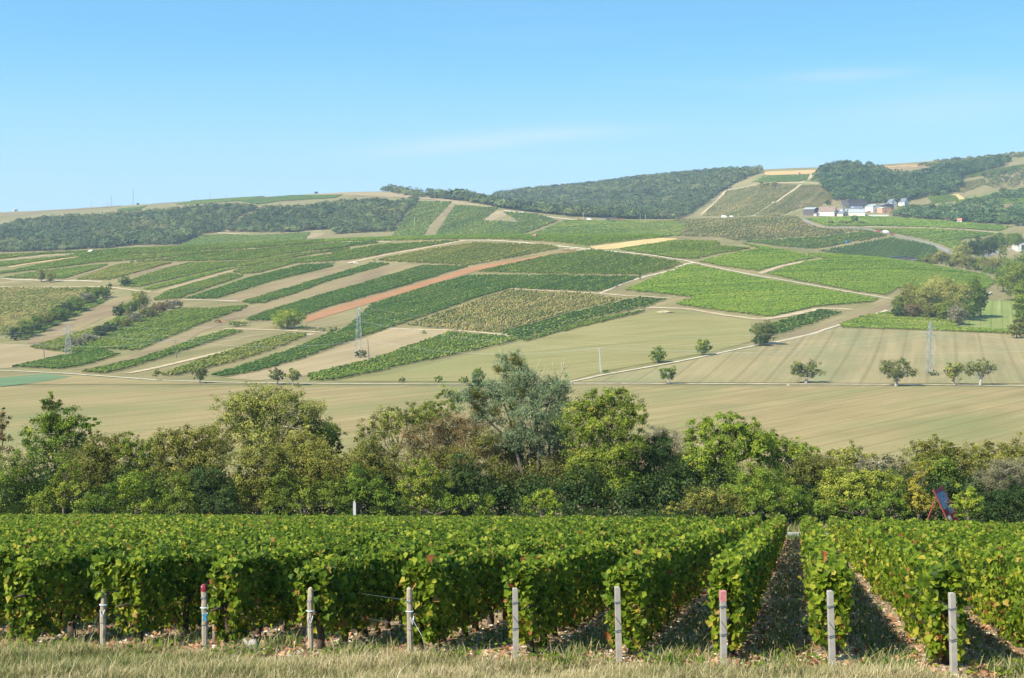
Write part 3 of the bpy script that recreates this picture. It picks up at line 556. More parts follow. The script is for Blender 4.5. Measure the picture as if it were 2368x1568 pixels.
# ------------------------------------------------------------------ vineyard beside the camera: ground, road, verge
rdir = np.array([rdx, rdy]); ndir = np.array([rdy, -rdx])
U0, U1 = 17.1, 76.5                      # where the rows begin and end
def UV(u, v): return u * rdir[0] + v * ndir[0], u * rdir[1] + v * ndir[1]
POSTS = [(237, -5.44, 18.7), (474, -4.05, 18.55), (716, -2.64, 18.4), (949, -1.29, 17.9), (1192, .05, 17.7), (1430, 1.31, 17.2), (1672, 2.53, 16.8), (1924, 3.76, 16.5), (2204, 5.09, 16.2)]
ROWV = [float(rdy * X - rdx * Y) for _, X, Y in POSTS]
def near_sheet(name, u0, u1, v0, v1, du, dv, off, mat, label, cat, noise_amp=0.0):
    us = np.arange(u0, u1 + du * .5, du); vs = np.arange(v0, v1 + dv * .5, dv)
    U, Vv = np.meshgrid(us, vs, indexing='ij'); X, Y = UV(U, Vv)
    Z = H(X, Y) + off
    if noise_amp: Z = Z + R.normal(0, noise_amp, Z.shape)
    k = np.arange(X.size).reshape(X.shape)
    f = np.stack([k[:-1, :-1], k[:-1, 1:], k[1:, 1:], k[1:, :-1]], -1).reshape(-1, 4)[:, ::-1]
    return tag(mk(name, np.stack([X, Y, Z], -1).reshape(-1, 3), [f], mat, smooth=True), label, cat, kind='structure')
m, nt, b, o = newmat('vineyard soil')
c = ramp(nt, noise(nt, 2.2, 6, 0.7), [(0.3, (0.13, 0.085, 0.05)), (0.5, (0.25, 0.175, 0.105)), (0.68, (0.38, 0.29, 0.19))])
c = mixc(nt, ramp(nt, noise(nt, 14.0, 4, 0.7), [(0.5, (0, 0, 0)), (0.66, (0.7,) * 3)]), c, (0.38, 0.32, 0.23))
nt.links.new(c, b.inputs['Base Color']); b.inputs['Roughness'].default_value = 0.95
bump(nt, b, noise(nt, 9.0, 5, 0.7), 0.8, 0.06); M['soil'] = m
m, nt, b, o = newmat('verge ground')
c = ramp(nt, noise(nt, 1.2, 5, 0.65), [(0.3, (0.13, 0.12, 0.05)), (0.5, (0.22, 0.18, 0.085)), (0.7, (0.30, 0.24, 0.125))])
nt.links.new(c, b.inputs['Base Color']); b.inputs['Roughness'].default_value = 0.95; bump(nt, b, noise(nt, 14, 4), 0.6, 0.05); M['verge'] = m
m, nt, b, o = newmat('road asphalt')
c = ramp(nt, noise(nt, 20.0, 5, 0.7), [(0.3, (0.20, 0.20, 0.205)), (0.7, (0.29, 0.29, 0.295))])
nt.links.new(c, b.inputs['Base Color']); b.inputs['Roughness'].default_value = 0.85; M['asphalt'] = m
M['paint'] = plain('white road paint', (0.78, 0.78, 0.76), 0.7, var=0.06)
# the hillside the rows stand on, from behind the camera down to the hedge
us = np.arange(-40, 106, 2.0); vs = np.arange(-110, 70, 3.0)
near_sheet('ground', -40, 104, -110, 70, 1.5, 2.0, -0.02, M['verge'], 'sloping ground of the vineyard hillside', 'ground')
near_sheet('vineyard_soil', U0 - 0.45, U1 + 0.4, -50, 20, 0.5, 0.45, 0.02, M['soil'], 'stony brown soil under the vine rows', 'ground', 0.008)
near_sheet('road', 85.6, 91.2, -75, 40, 1.4, 3, 0.01, M['asphalt'], 'grey asphalt road beyond the vine rows', 'road')
for uu, w in ((85.85, 0.16), (90.8, 0.16)):
    near_sheet('road_marking', uu, uu + w, -75, 40, w, 3, 0.02, M['paint'], 'white edge line of the road', 'road marking')

# ------------------------------------------------------------------ leaves
def perp(N):
    a = R.normal(size=N.shape); a -= (a * N).sum(1)[:, None] * N
    return a / np.linalg.norm(a, axis=1)[:, None]
def unit(a): return a / np.maximum(np.linalg.norm(a, axis=-1, keepdims=True), 1e-9)
def diamonds(Cn, N, L, W=0.6, T=None, fold=0.18):
    """one folded pointed leaf for each centre"""
    T = perp(N) if T is None else unit(T - (T * N).sum(1)[:, None] * N); Bv = np.cross(N, T); L = np.asarray(L)[:, None]
    V = np.stack([Cn - T * L * .5, Cn + Bv * L * W * .5 + N * L * fold, Cn + T * L * .5, Cn - Bv * L * W * .5 + N * L * fold], 1)
    i = np.arange(len(Cn))[:, None] * 4
    return V.reshape(-1, 3), i + np.array([[0, 1, 2, 3]])
_half = np.array([(0.0, -0.42), (0.40, -0.52), (0.56, -0.08), (0.30, 0.16), (0.0, 0.50)])
def vineleaves(Cn, N, T, L, curl):
    """lobed vine leaves, two halves folded along the midrib"""
    T = unit(T - (T * N).sum(1)[:, None] * N); Bv = np.cross(N, T); L = L[:, None]
    pts = [(x, y) for x, y in _half] + [(-x, y) for x, y in _half[1:4]]
    V = np.stack([Cn + (Bv * x + T * y + N * (abs(x) * curl[:, None] - (y * y) * 0.25)) * L for x, y in pts], 1)
    i = np.arange(len(Cn))[:, None] * 8
    return V.reshape(-1, 3), np.concatenate([i + np.array([[0, 1, 2, 3, 4]]), i + np.array([[4, 7, 6, 5, 0]])])
M['vine'] = leafmat('grape vine leaves', [(0.0, (0.030, 0.066, 0.005)), (0.30, (0.088, 0.152, 0.010)), (0.55, (0.185, 0.255, 0.016)), (0.76, (0.30, 0.345, 0.030)), (0.90, (0.42, 0.36, 0.05)), (0.955, (0.36, 0.21, 0.06)), (0.99, (0.28, 0.09, 0.035))], 0.50, 0.5)
M['bark'] = plain('dark vine bark', (0.07, 0.052, 0.04), 0.95, var=0.4, scale=14)

def vine_trunk_mesh(k):
    rg = random.Random(k); mb = MB(); pts = [(0, 0, -0.05)]; rad = [0.055]
    x = y = 0
    for i in range(1, 7):
        x += rg.uniform(-.035, .035); y += rg.uniform(-.03, .05); pts.append((x, y, i * 0.1)); rad.append(0.052 - i * 0.004 + rg.uniform(-.008, .01))
    mb.tube(pts, rad, 7)
    for sgn in (-1, 1): mb.tube([(x, y, 0.58), (x + rg.uniform(-.05, .05), y + sgn * .2, 0.66), (x, y + sgn * .42, 0.68)], [0.03, 0.022, 0.014], 5)
    o = mb.build('vine_trunk', M['bark'], smooth=True); me = o.data; bpy.data.objects.remove(o); return me
TRUNKS = [vine_trunk_mesh(k) for k in range(5)]
def in_view(X, Y, pad=420): 
    x = CX + F * X / np.maximum(Y, 1); return (x > -pad) & (x < 2367 + pad)
def vine_row(v, label, trunks, u0=U0, bushy=1.0, shade=0.0):
    us = np.arange(u0 + 0.35, U1, 0.5); X, Y = UV(us, v); vis = in_view(X, Y)
    if not vis.any(): return
    ua, ub = us[vis].min(), us[vis].max() + 0.5
    bx, by = UV(ua, v)
    root = thing('vine_row', label, 'vine row', (bx, by, hz(bx, by)), 0, 'vine rows running down to the road')
    bz = hz(bx, by); Vs, F5, F4, T5, T4 = [], [], [], [], []; n0 = 0
    ph = R.random(6) * 6.28
    def wob(u, k): return 0.5 * np.sin(u * 1.9 + ph[k]) + 0.3 * np.sin(u * 4.3 + ph[k + 1]) + 0.35 * np.sin(u * 0.6 + ph[k + 2])
    for (a, b2, dens, size, kind) in ((17, 29, 860, 0.076, 5), (29, 45, 520, 0.092, 5), (45, 80, 290, 0.128, 4)):
        lo, hi = max(a, ua), min(b2, ub)
        if hi <= lo: continue
        n = int((hi - lo) * dens * bushy)
        if lo < u0 + 0.6: n += 260
        u = lo + (hi - lo) * R.random(n)
        if lo < u0 + 0.6: u[-260:] = lo + np.abs(R.normal(0, 0.12, 260))      # the leafy end of the row
        hw = 0.16 + 0.04 * wob(u, 0) ; top = 1.185 + 0.06 * wob(u, 1) + 0.04 * R.normal(size=n) - 0.16 * np.exp(-((u - u0) / 0.7).clip(0)) - (0.05 if v < -3 else 0); bot = (0.13 if v < -4.5 else 0.10) + 0.16 * wob(u, 3) + 0.1 * R.random(n)
        s = R.random(n); side = np.where(R.random(n) < .5, -1.0, 1.0)
        kind_top = R.random(n) < 0.24; inner = R.random(n) < 0.22
        zz = bot + (top - bot) * R.random(n) ** 0.85
        ll = np.where(kind_top, (R.random(n) * 2 - 1) * hw, side * hw * (0.72 + 0.28 * (zz / 0.9).clip(0, 1)) * (1 - 0.25 * ((zz - 0.5) / 0.8).clip(0, 1) ** 3 + 0.22 * R.normal(size=n)))
        zz = np.where(kind_top, top + 0.04 * R.normal(size=n), zz); ll = np.where(inner & ~kind_top, ll * R.random(n), ll)
        stray = R.random(n) < 0.03; zz = np.where(stray, zz + 0.17 * R.random(n), zz); ll = np.where(stray, ll * 1.5, ll)
        X, Y = UV(u, v + ll); Z = H(X, Y) + zz
        Cn = np.column_stack([X - bx, Y - by, Z - bz])
        out = np.column_stack([ndir[0] * side, ndir[1] * side, np.full(n, 0.35)]); out[kind_top] = (0, 0, 1)
        endl = u < ua + 0.3
        if lo < u0 + 0.6: out[endl] = out[endl] * 0.4 + np.array([-rdir[0], -rdir[1], 0.25])
        N = unit(out + R.normal(0, 0.72, (n, 3))); Tn = unit(R.normal(0, 0.55, (n, 3)) + np.array([0, 0, -0.9]))
        Tn[kind_top] = R.normal(size=(kind_top.sum(), 3))
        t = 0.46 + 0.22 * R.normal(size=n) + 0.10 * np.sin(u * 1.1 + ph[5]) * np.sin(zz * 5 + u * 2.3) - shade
        low = (zz < 0.55) & (R.random(n) < 0.14); t = np.where(low, 0.84 + 0.15 * R.random(n), t)
        sp = R.random(n) < 0.012; t = np.where(sp, 0.84 + 0.13 * R.random(n), t); t = np.clip(t, 0, 1)
        L = size * (0.55 + 0.9 * R.random(n))
        if kind == 5:
            V, Fc = vineleaves(Cn, N, Tn, L, 0.05 + 0.6 * R.random(n)); F5.append(Fc + n0); T5.append(np.concatenate([t, t]))
        else:
            V, Fc = diamonds(Cn, N, L * 1.05, 0.85, Tn); F4.append(Fc + n0); T4.append(t)
        Vs.append(V); n0 += len(V)
    fs = ([np.concatenate(F5)] if F5 else []) + ([np.concatenate(F4)] if F4 else [])
    mk('foliage', np.concatenate(Vs), fs, M['vine'], root, tint=np.concatenate(T5 + T4))
    for k in range(trunks):
        X, Y = UV(u0 + 0.75 + k * 1.02 + R.normal(0, .08), v + R.normal(0, .03))
        if not in_view(X, Y, 60): continue
        o = bpy.data.objects.new('vine_trunk', TRUNKS[int(R.integers(5))]); COL.objects.link(o); o.parent = root
        o.location = (X - bx, Y - by, hz(X, Y) - bz); o.rotation_euler = (0, 0, -0.2 + R.normal(0, .12) + (math.pi if R.random() < .5 else 0)); o.scale = (1.15, 1.15, 0.85 + 0.3 * R.random())
    return root
rows_lab = ['vine row behind the tall wooden post hung with leaves', 'vine row behind the wooden post with the dark red top', 'vine row behind the third wooden post from the left edge', 'vine row behind the fourth wooden post, left of the concrete posts',
            'vine row behind the leftmost concrete post', 'vine row behind the plain concrete post left of the pink topped one', 'vine row behind the concrete post with the faded pink top', 'vine row right of the open stony alley, behind a concrete post', 'vine row behind the rightmost concrete post']
for k, v in enumerate(ROWV):
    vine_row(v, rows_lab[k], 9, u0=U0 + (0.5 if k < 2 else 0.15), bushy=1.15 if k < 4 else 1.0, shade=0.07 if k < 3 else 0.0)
v = ROWV[0]
for k in range(25):
    v -= 1.36
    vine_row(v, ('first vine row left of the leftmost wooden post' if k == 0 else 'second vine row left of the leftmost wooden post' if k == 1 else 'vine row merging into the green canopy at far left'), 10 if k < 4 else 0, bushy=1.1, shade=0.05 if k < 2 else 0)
v = ROWV[-1]
for k in range(11):
    v += 1.34
    vine_row(v, ('first vine row right of the rightmost concrete post' if k == 0 else 'vine row merging into the green canopy at far right'), 6 if k == 0 else 0)

# ------------------------------------------------------------------ end posts of the rows
M['wood'] = None
m, nt, b, o = newmat('weathered grey wood')
c = ramp(nt, noise(nt, 6.0, 6, 0.75, mapscale=(0.3, 0.3, 6)), [(0.3, (0.20, 0.16, 0.115)), (0.55, (0.34, 0.29, 0.215)), (0.75, (0.46, 0.41, 0.32))])
nt.links.new(c, b.inputs['Base Color']); bump(nt, b, noise(nt, 9.0, 6, 0.75, mapscale=(0.2, 0.2, 5)), 0.6, 0.01); M['wood'] = m
m, nt, b, o = newmat('grey concrete post')
c = ramp(nt, noise(nt, 9.0, 6, 0.7), [(0.3, (0.23, 0.21, 0.185)), (0.6, (0.32, 0.30, 0.265)), (0.8, (0.39, 0.37, 0.33))])
c = mixc(nt, ramp(nt, noise(nt, 30.0, 3, 0.6), [(0.62, (0, 0, 0)), (0.75, (0.6,) * 3)]), c, (0.22, 0.21, 0.19))
nt.links.new(c, b.inputs['Base Color']); bump(nt, b, noise(nt, 40, 4), 0.3, 0.006); M['concrete'] = m
M['redpaint'] = plain('dark red paint', (0.19, 0.025, 0.035), 0.7, var=0.3, scale=20)
M['pinkpaint'] = plain('faded pink paint', (0.42, 0.17, 0.17), 0.8, var=0.25, scale=20)
M['wire'] = plain('dark galvanised wire', (0.16, 0.17, 0.18), 0.5, 0.6)
M['cord'] = plain('pale blue cord', (0.50, 0.62, 0.70), 0.7)
M['bluetag'] = plain('blue plastic tag', (0.08, 0.42, 0.68), 0.5)
M['whitetag'] = plain('white plastic clip', (0.75, 0.77, 0.78), 0.5)
plab = ['weathered wooden post with leaves over its top, at the left', 'weathered wooden post with dark red top and blue tag', 'weathered wooden post right of the red topped one', 'weathered wooden post nearest the concrete posts',
        'leftmost grey concrete post at a vine row end', 'plain grey concrete post left of the pink topped one', 'grey concrete post with faded pink painted top', 'plain grey concrete post right of the open alley', 'rightmost grey concrete post at a vine row end']
ptop = [1345, 1352, 1358, 1358, 1360, 1357, 1366, 1366, 1371]
for k, (px, X, Y) in enumerate(POSTS):
    z0 = hz(X, Y); ht = (EY - ptop[k]) / F * Y - z0; wood = k < 4
    root = thing('row_end_post', plab[k], 'post', (X, Y, z0), 0, 'posts at the ends of the vine rows')
    root.rotation_euler = (random.Random(k).uniform(-.02, .02), [0.012, -0.012, 0.0, -0.02, -0.012, -0.026, -0.018, -0.03, -0.022][k], [0, .4, .2, .8, 0.12, 0.1, 0.12, 0.1, 0.12][k])
    mb = MB(); capm = None
    if wood:
        r = 0.039; rg = random.Random(40 + k); n = 10
        pts = [(rg.uniform(-.006, .006), rg.uniform(-.006, .006), -0.1 + (ht + 0.08) * i / n) for i in range(n + 1)] + [(0, 0, ht)]
        mb.tube(pts, [r * rg.uniform(.93, 1.06) for _ in range(n)] + [r * .86, r * .5], 9)
        mb.build('shaft', M['wood'], root, smooth=False)
    else:
        w = 0.034; c_ = 0.007
        mb.prism([(-w + c_, -.1), (w - c_, -.1), (w, -.1 + c_), (w - .004, ht - c_), (w - .004 - c_, ht), (-w + .004 + c_, ht), (-w + .004, ht - c_), (-w, -.1 + c_)], -0.034, 0.034)
        mb.build('shaft', M['concrete'], root)
    if k == 1:
        cb = MB(); cb.tube([(0, 0, ht - 0.085), (0, 0, ht - .04), (0, 0, ht + .006)], [.042, .041, .026], 9); cb.build('painted_top', M['redpaint'], root)
    if k == 6:
        cb = MB(); cb.box(-.0355, .0355, -.0355, .0355, ht - .12, ht + 0.003); cb.build('painted_top', M['pinkpaint'], root)
    rr = 0.043 if wood else 0.072
    for hh in ((ht - .16, ht - .175, ht * .42) if wood else (ht - .17, ht - .185, ht * .45, ht * .45 - .02)):
        wb = MB()
        ring = [(rr * math.cos(a) * (1 if wood else .84), rr * math.sin(a) * (1 if wood else .84), hh + .008 * math.sin(a * 1.5)) for a in np.linspace(0, 2 * math.pi, 13)] if wood else [(s1 * .037, s2 * .037, hh + .006 * s1) for s1, s2 in ((-1, -1), (1, -1), (1, 1), (-1, 1), (-1, -1))]
        wb.tube(ring, 0.0045, 4); wb.build('wire_tie', M['cord'] if (wood and hh > ht - .17 and k < 4 and False) else M['wire'], root)
    if wood:
        wb = MB(); wb.tube([(.049 * math.cos(a), .049 * math.sin(a), ht - .3) for a in np.linspace(0, 2 * math.pi, 11)], 0.006, 4); wb.build('cord_tie', M['cord'], root)
        wb = MB(); wb.tube([(-.02, -.06, ht - .38), (-.07, -.3, .35), (-.12, -.55, -.1)], 0.003, 4); wb.build('anchor_wire', M['wire'], root)
        wb = MB(); wb.tube([(.03, -.046, ht - .36), (0, -.05, ht - .46), (-.03, -.046, ht - .37)], 0.007, 4); wb.build('wire_clip', M['whitetag'], root)
    else:
        wb = MB(); wb.tube([(-.038, -.042, ht * .62), (.04, -.042, ht * .5)], 0.004, 4); wb.build('slant_wire', M['wire'], root)
    if k == 1:
        tb = MB(); tb.prism([(-.045, .43), (.02, .43), (.01, .475), (.02, .52), (-.04, .52), (-.025, .475)], -0.056, -0.050); tb.build('blue_tag', M['bluetag'], root)
    # trellis wires back to the row
    for hh in (ht - .17, ht * .45):
        wb = MB(); wb.tube([(0, .05, hh), (rdx * 1.2, rdy * 1.2, hh - .1676 * rdy * 1.2 + .06), (rdx * 3, rdy * 3, hh - .1676 * rdy * 3 + .1)], 0.0022, 4); wb.build('trellis_wire', M['wire'], root)
# stakes that stand inside the rows
for px, u_, vv in ((448, U0 + 1.1, ROWV[1] - .22), (2175, U0 + .9, ROWV[8] - .1)):
    X, Y = UV(u_, vv); mb = MB(); mb.tube([(0, 0, -.05), (.01, 0, .4), (0, 0, 1.0)], [.042, .04, .036], 8)
    o = mb.build('vine_stake', M['wood'], smooth=True); o.location = (X, Y, hz(X, Y))
    tag(o, 'dark wooden stake inside the row ' + ('behind the red topped post' if px < 1000 else 'behind the rightmost concrete post'), 'stake')
X, Y = UV(U0 + .1, ROWV[1] + .72)
mb = MB(); mb.tube([(0, 0, 0), (.03, 0, .08), (.02, .02, .17), (.06, 0, .25)], [.075, .09, .06, .02], 8); mb.tube([(-.02, 0, .1), (-.1, .02, .2)], [.04, .015], 6)
o = mb.build('vine_stump', plain('grey dead wood', (.30, .27, .24), .95, var=.5, scale=16), smooth=True); o.location = (X, Y, hz(X, Y)); tag(o, 'small grey dead vine stump right of the red topped post', 'stump')

# ------------------------------------------------------------------ grass, stones, fallen leaves
M['grass'] = leafmat('dry and green grass blades', [(0.0, (0.045, 0.085, 0.015)), (0.3, (0.12, 0.15, 0.04)), (0.5, (0.26, 0.225, 0.10)), (0.75, (0.40, 0.325, 0.175)), (1.0, (0.55, 0.46, 0.30))], 0.25, 0.6)
def blades(X, Y, hgt, wid, lean, t):
    n = len(X); az = R.random(n) * 6.283; d = np.column_stack([np.cos(az), np.sin(az)]); s = np.column_stack([-d[:, 1], d[:, 0]])
    Z = H(X, Y); P = np.column_stack([X, Y, Z])
    def pt(k, side, w):
        off = d * (lean * hgt * k * k)[:, None] + s * (side * w)[:, None]
        return P + np.column_stack([off, hgt * k * (1 - 0.25 * lean * k)])
    V = np.stack([pt(0, -1, wid), pt(0, 1, wid), pt(.55, 1, wid * .7), pt(.55, -1, wid * .7), pt(1.0, 0, wid * 0)], 1)
    i = np.arange(n)[:, None] * 5
    return V.reshape(-1, 3), [i + np.array([[0, 1, 2, 3]]), i + np.array([[3, 2, 4]])], np.concatenate([t, t])
def patchiness(X, Y):
    return (np.sin(X * 1.3 + 1.7) * np.sin(Y * 2.1 + .4) + .6 * np.sin(X * 3.7 - Y * 2.9) + .4 * np.sin(X * 7.1 + Y * 5.3)) / 2
n = 135000
v = -13 + 16.5 * R.random(n); u = 12.6 + (U0 - 0.15 - 0.55 * np.clip((v + 8) / 6, -.6, 1) + 0.2 * np.sin(v * 2.3) + .12 * np.sin(v * 5.1) - 12.6) * R.random(n) ** 0.85; X, Y = UV(u, v)
pt_ = patchiness(X, Y); t = np.clip(0.56 + 0.22 * pt_ + 0.2 * R.normal(size=n) - 0.16 * np.clip((-X - 2.2) / 3, 0, 1) , 0, 1)
keep = in_view(X, Y, 500) & (R.random(n) < 0.9 + .4 * pt_)
X, Y, t = X[keep], Y[keep], t[keep]; n = len(X)
hg = (0.07 + 0.12 * R.random(n)) * np.clip(1 + 0.6 * patchiness(X * .7, Y * .9) + .35 * patchiness(X * 2.3, Y * 2.6), .35, 2.2); tall = R.random(n) < 0.012; hg = np.where(tall, hg * 1.9, hg)
V, Fc, tt = blades(X, Y, hg, 0.0026 + 0.0028 * R.random(n), 0.25 + 0.85 * R.random(n), np.where(tall, np.clip(t + .2, 0, 1), t))
tag(mk('verge_grass', V, Fc, M['grass'], tint=tt), 'dry straw coloured and green grass along the front of the vineyard', 'grass', kind='stuff')
allv = np.array(sorted(ROWV + [ROWV[0] - 1.36 * k for k in range(1, 5)] + [ROWV[-1] + 1.34 * k for k in range(1, 4)]))
def alley(n, u_lo, u_hi, spread, pw=1.7):
    k = R.integers(0, len(allv) - 1, n); mid = (allv[k] + allv[k + 1]) / 2
    u = u_lo + (u_hi - u_lo) * R.random(n) ** pw; X, Y = UV(u, mid + spread(n)); ok = in_view(X, Y, 30); return X[ok], Y[ok], u[ok]
X, Y, u = alley(65000, U0 - .3, 76, lambda n: R.normal(0, 0.19, n)); pt_ = patchiness(X * .8, Y * .6); ok = R.random(len(X)) < .55 + .6 * pt_; X, Y, u = X[ok], Y[ok], u[ok]; n = len(X)
V, Fc, tt = blades(X, Y, (0.09 + 0.17 * R.random(n)) * np.clip(1 - (u - 30) / 60, .5, 1), (0.0055 + .004 * R.random(n)) * (1 + (u - 17) / 30), 0.3 + .6 * R.random(n), np.clip(0.36 + .2 * R.normal(size=n), 0, .9))
tag(mk('alley_grass', V, Fc, M['grass'], tint=tt), 'short green grass growing along the alleys between the vine rows', 'grass', kind='stuff')
# broad leaved weeds at the row fronts
n = 9000; X, Y, u = alley(n, U0 - .5, 34, lambda n: R.normal(0, .33, n), 2.4); n = len(X)
Cn = np.column_stack([X, Y, H(X, Y) + .02 + .14 * R.random(n) ** 2]); V, Fc = diamonds(Cn, unit(R.normal(0, .5, (n, 3)) + np.array([0, -.3, 1])), .035 + .045 * R.random(n), .7)
tag(mk('weeds', V, [Fc], M['vine'], tint=np.clip(.35 + .15 * R.normal(size=n), 0, .7)), 'low green weeds between the front ends of the vine rows', 'weeds', kind='stuff')
# fallen leaves
M['fallen'] = leafmat('fallen vine leaves', [(0.0, (0.13, 0.065, 0.04)), (0.4, (0.26, 0.12, 0.065)), (0.7, (0.38, 0.20, 0.11)), (1.0, (0.42, 0.33, 0.2))], 0.15, .6)
X, Y, u = alley(13000, U0 - .4, 76, lambda n: np.where(R.random(n) < .5, 1, -1) * np.abs(R.normal(.36, .16, n)), 1.8); n = len(X)
V, Fc = vineleaves(np.column_stack([X, Y, H(X, Y) + .045]), unit(R.normal(0, .4, (n, 3)) + np.array([0, 0, 1])), R.normal(size=(n, 3)), (.045 + .045 * R.random(n)) * (1 + (u - 17) / 80), .2 + .5 * R.random(n)); t = R.random(n)
tag(mk('fallen_leaves', V, [Fc], M['fallen'], tint=np.concatenate([t, t])), 'orange brown fallen vine leaves lying under the rows', 'fallen leaves', kind='stuff')
# stones
M['stone'] = leafmat('pale limestone pebbles', [(0.0, (0.25, 0.20, 0.14)), (0.5, (0.42, 0.36, 0.27)), (1.0, (0.62, 0.57, 0.46))], 0, .9)
X, Y, u = alley(16000, U0 - .3, 76, lambda n: np.where(R.random(n) < .5, 1, -1) * np.abs(R.normal(.40, .2, n)), 1.8); n = len(X)
oc = np.array([(1, 0, 0), (0, 1, 0), (-1, 0, 0), (0, -1, 0), (0, 0, .65), (.7, .7, .3), (-.7, .7, .3), (-.7, -.7, .3), (.7, -.7, .3)])
ofc = np.array([(0, 5, 4), (5, 1, 4), (1, 6, 4), (6, 2, 4), (2, 7, 4), (7, 3, 4), (3, 8, 4), (8, 0, 4)])
sz = (.010 + .026 * R.random(n) ** 2.5) * (1 + (u - 17) / 60)
V = (oc[None] * (1 + .35 * R.normal(size=(n, 9, 3)))) * sz[:, None, None] + np.column_stack([X, Y, H(X, Y) + .02])[:, None]
tag(mk('stones', V.reshape(-1, 3), [(np.arange(n)[:, None, None] * 9 + ofc[None]).reshape(-1, 3)], M['stone'], tint=np.repeat(R.random(n), 8)), 'pale limestone pebbles scattered on the vineyard soil', 'stones', kind='stuff')
# leaves on the leftmost post
n = 70; X0, Y0 = POSTS[0][1], POSTS[0][2]; zt = (EY - 1335) / F * Y0
Cn = np.column_stack([X0 + R.normal(-.02, .07, n), Y0 + R.normal(.0, .06, n), zt + R.normal(.02, .11, n)])
V, Fc = vineleaves(Cn, unit(R.normal(0, .6, (n, 3)) + np.array([-.2, -.6, .4])), R.normal(0, .5, (n, 3)) + np.array([0, 0, -.6]), .09 + .05 * R.random(n), .1 + .3 * R.random(n)); t = np.clip(.5 + .13 * R.normal(size=n), 0, .8)
tag(mk('vine_shoot', V, [Fc], M['vine'], tint=np.concatenate([t, t])), 'leafy vine shoot covering the top of the leftmost post', 'vine shoot')
# rough grass verges beside the road
n = 26000; u = np.where(R.random(n) < .55, 77 + 8.3 * R.random(n), 91.4 + 7 * R.random(n)); v = -48 + 72 * R.random(n); X, Y = UV(u, v); ok = in_view(X, Y, 60); X, Y, u = X[ok], Y[ok], u[ok]; n = len(X)
V, Fc, tt = blades(X, Y, (.12 + .25 * R.random(n)) * np.where(u > 91, 1.2, 1), .02 + .02 * R.random(n), .2 + .5 * R.random(n), np.clip(.26 + .2 * R.normal(size=n), 0, 1))
tag(mk('roadside_grass', V, Fc, M['grass'], tint=tt), 'rough grass on both sides of the asphalt road', 'grass', kind='stuff')
# ------------------------------------------------------------------ trees and bushes
PAL = {
 'green':  [(0, (0.031, 0.064, 0.008)), (.4, (0.087, 0.151, 0.015)), (.7, (0.165, 0.235, 0.024)), (1, (0.332, 0.342, 0.041))],
 'bright': [(0, (0.053, 0.100, 0.010)), (.4, (0.148, 0.222, 0.020)), (.7, (0.262, 0.329, 0.031)), (1, (0.471, 0.442, 0.050))],
 'olive':  [(0, (0.046, 0.056, 0.009)), (.4, (0.122, 0.133, 0.022)), (.7, (0.206, 0.207, 0.036)), (1, (0.360, 0.313, 0.072))],
 'walnut': [(0, (0.032, 0.048, 0.010)), (.4, (0.090, 0.118, 0.024)), (.7, (0.155, 0.182, 0.040)), (1, (0.25, 0.26, 0.07))],
 'yellowgreen': [(0, (0.05, 0.085, 0.010)), (.4, (0.125, 0.175, 0.018)), (.7, (0.22, 0.265, 0.03)), (1, (0.40, 0.38, 0.06))],
 'yellow': [(0, (0.120, 0.110, 0.015)), (.4, (0.240, 0.220, 0.025)), (.7, (0.360, 0.310, 0.040)), (1, (0.480, 0.400, 0.080))],
 'acacia': [(0, (0.05, 0.090, 0.040)), (.4, (0.12, 0.18, 0.085)), (.7, (0.20, 0.265, 0.135)), (1, (0.33, 0.37, 0.21))],
 'willow': [(0, (0.087, 0.107, 0.018)), (.4, (0.183, 0.207, 0.037)), (.7, (0.314, 0.314, 0.070)), (1, (0.523, 0.472, 0.141))],
 'rust':   [(0, (0.075, 0.070, 0.022)), (.4, (0.145, 0.115, 0.042)), (.7, (0.21, 0.145, 0.058)), (1, (0.32, 0.17, 0.08))],
 'grey':   [(0, (0.085, 0.085, 0.045)), (.4, (0.165, 0.16, 0.085)), (.7, (0.24, 0.225, 0.13)), (1, (0.36, 0.33, 0.22))],
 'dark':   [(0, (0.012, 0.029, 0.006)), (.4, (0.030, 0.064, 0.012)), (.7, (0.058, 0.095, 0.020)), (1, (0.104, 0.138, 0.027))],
 'clematis': [(0, (0.160, 0.160, 0.060)), (.4, (0.270, 0.260, 0.110)), (.7, (0.380, 0.360, 0.180)), (1, (0.500, 0.470, 0.280))],
 'far':    [(0, (0.024, 0.055, 0.018)), (.4, (0.059, 0.106, 0.032)), (.7, (0.112, 0.158, 0.045)), (1, (0.198, 0.198, 0.066))],
 'mistletoe': [(0, (0.050, 0.055, 0.006)), (.5, (0.110, 0.110, 0.012)), (1, (0.190, 0.170, 0.020))]}
LM = {k: leafmat('leaves ' + k, v, 0.20 if k not in ('far', 'grey', 'rust') else 0.10, 0.5) for k, v in PAL.items()}
M['trunk'] = plain('grey brown bark', (0.095, 0.08, 0.062), 0.95, var=0.4, scale=4)
M['paletrunk'] = plain('pale grey bark', (0.30, 0.27, 0.23), 0.95, var=0.35, scale=4)
M['deadwood'] = plain('bleached dead twigs', (0.36, 0.32, 0.25), 0.95, var=0.3, scale=3)
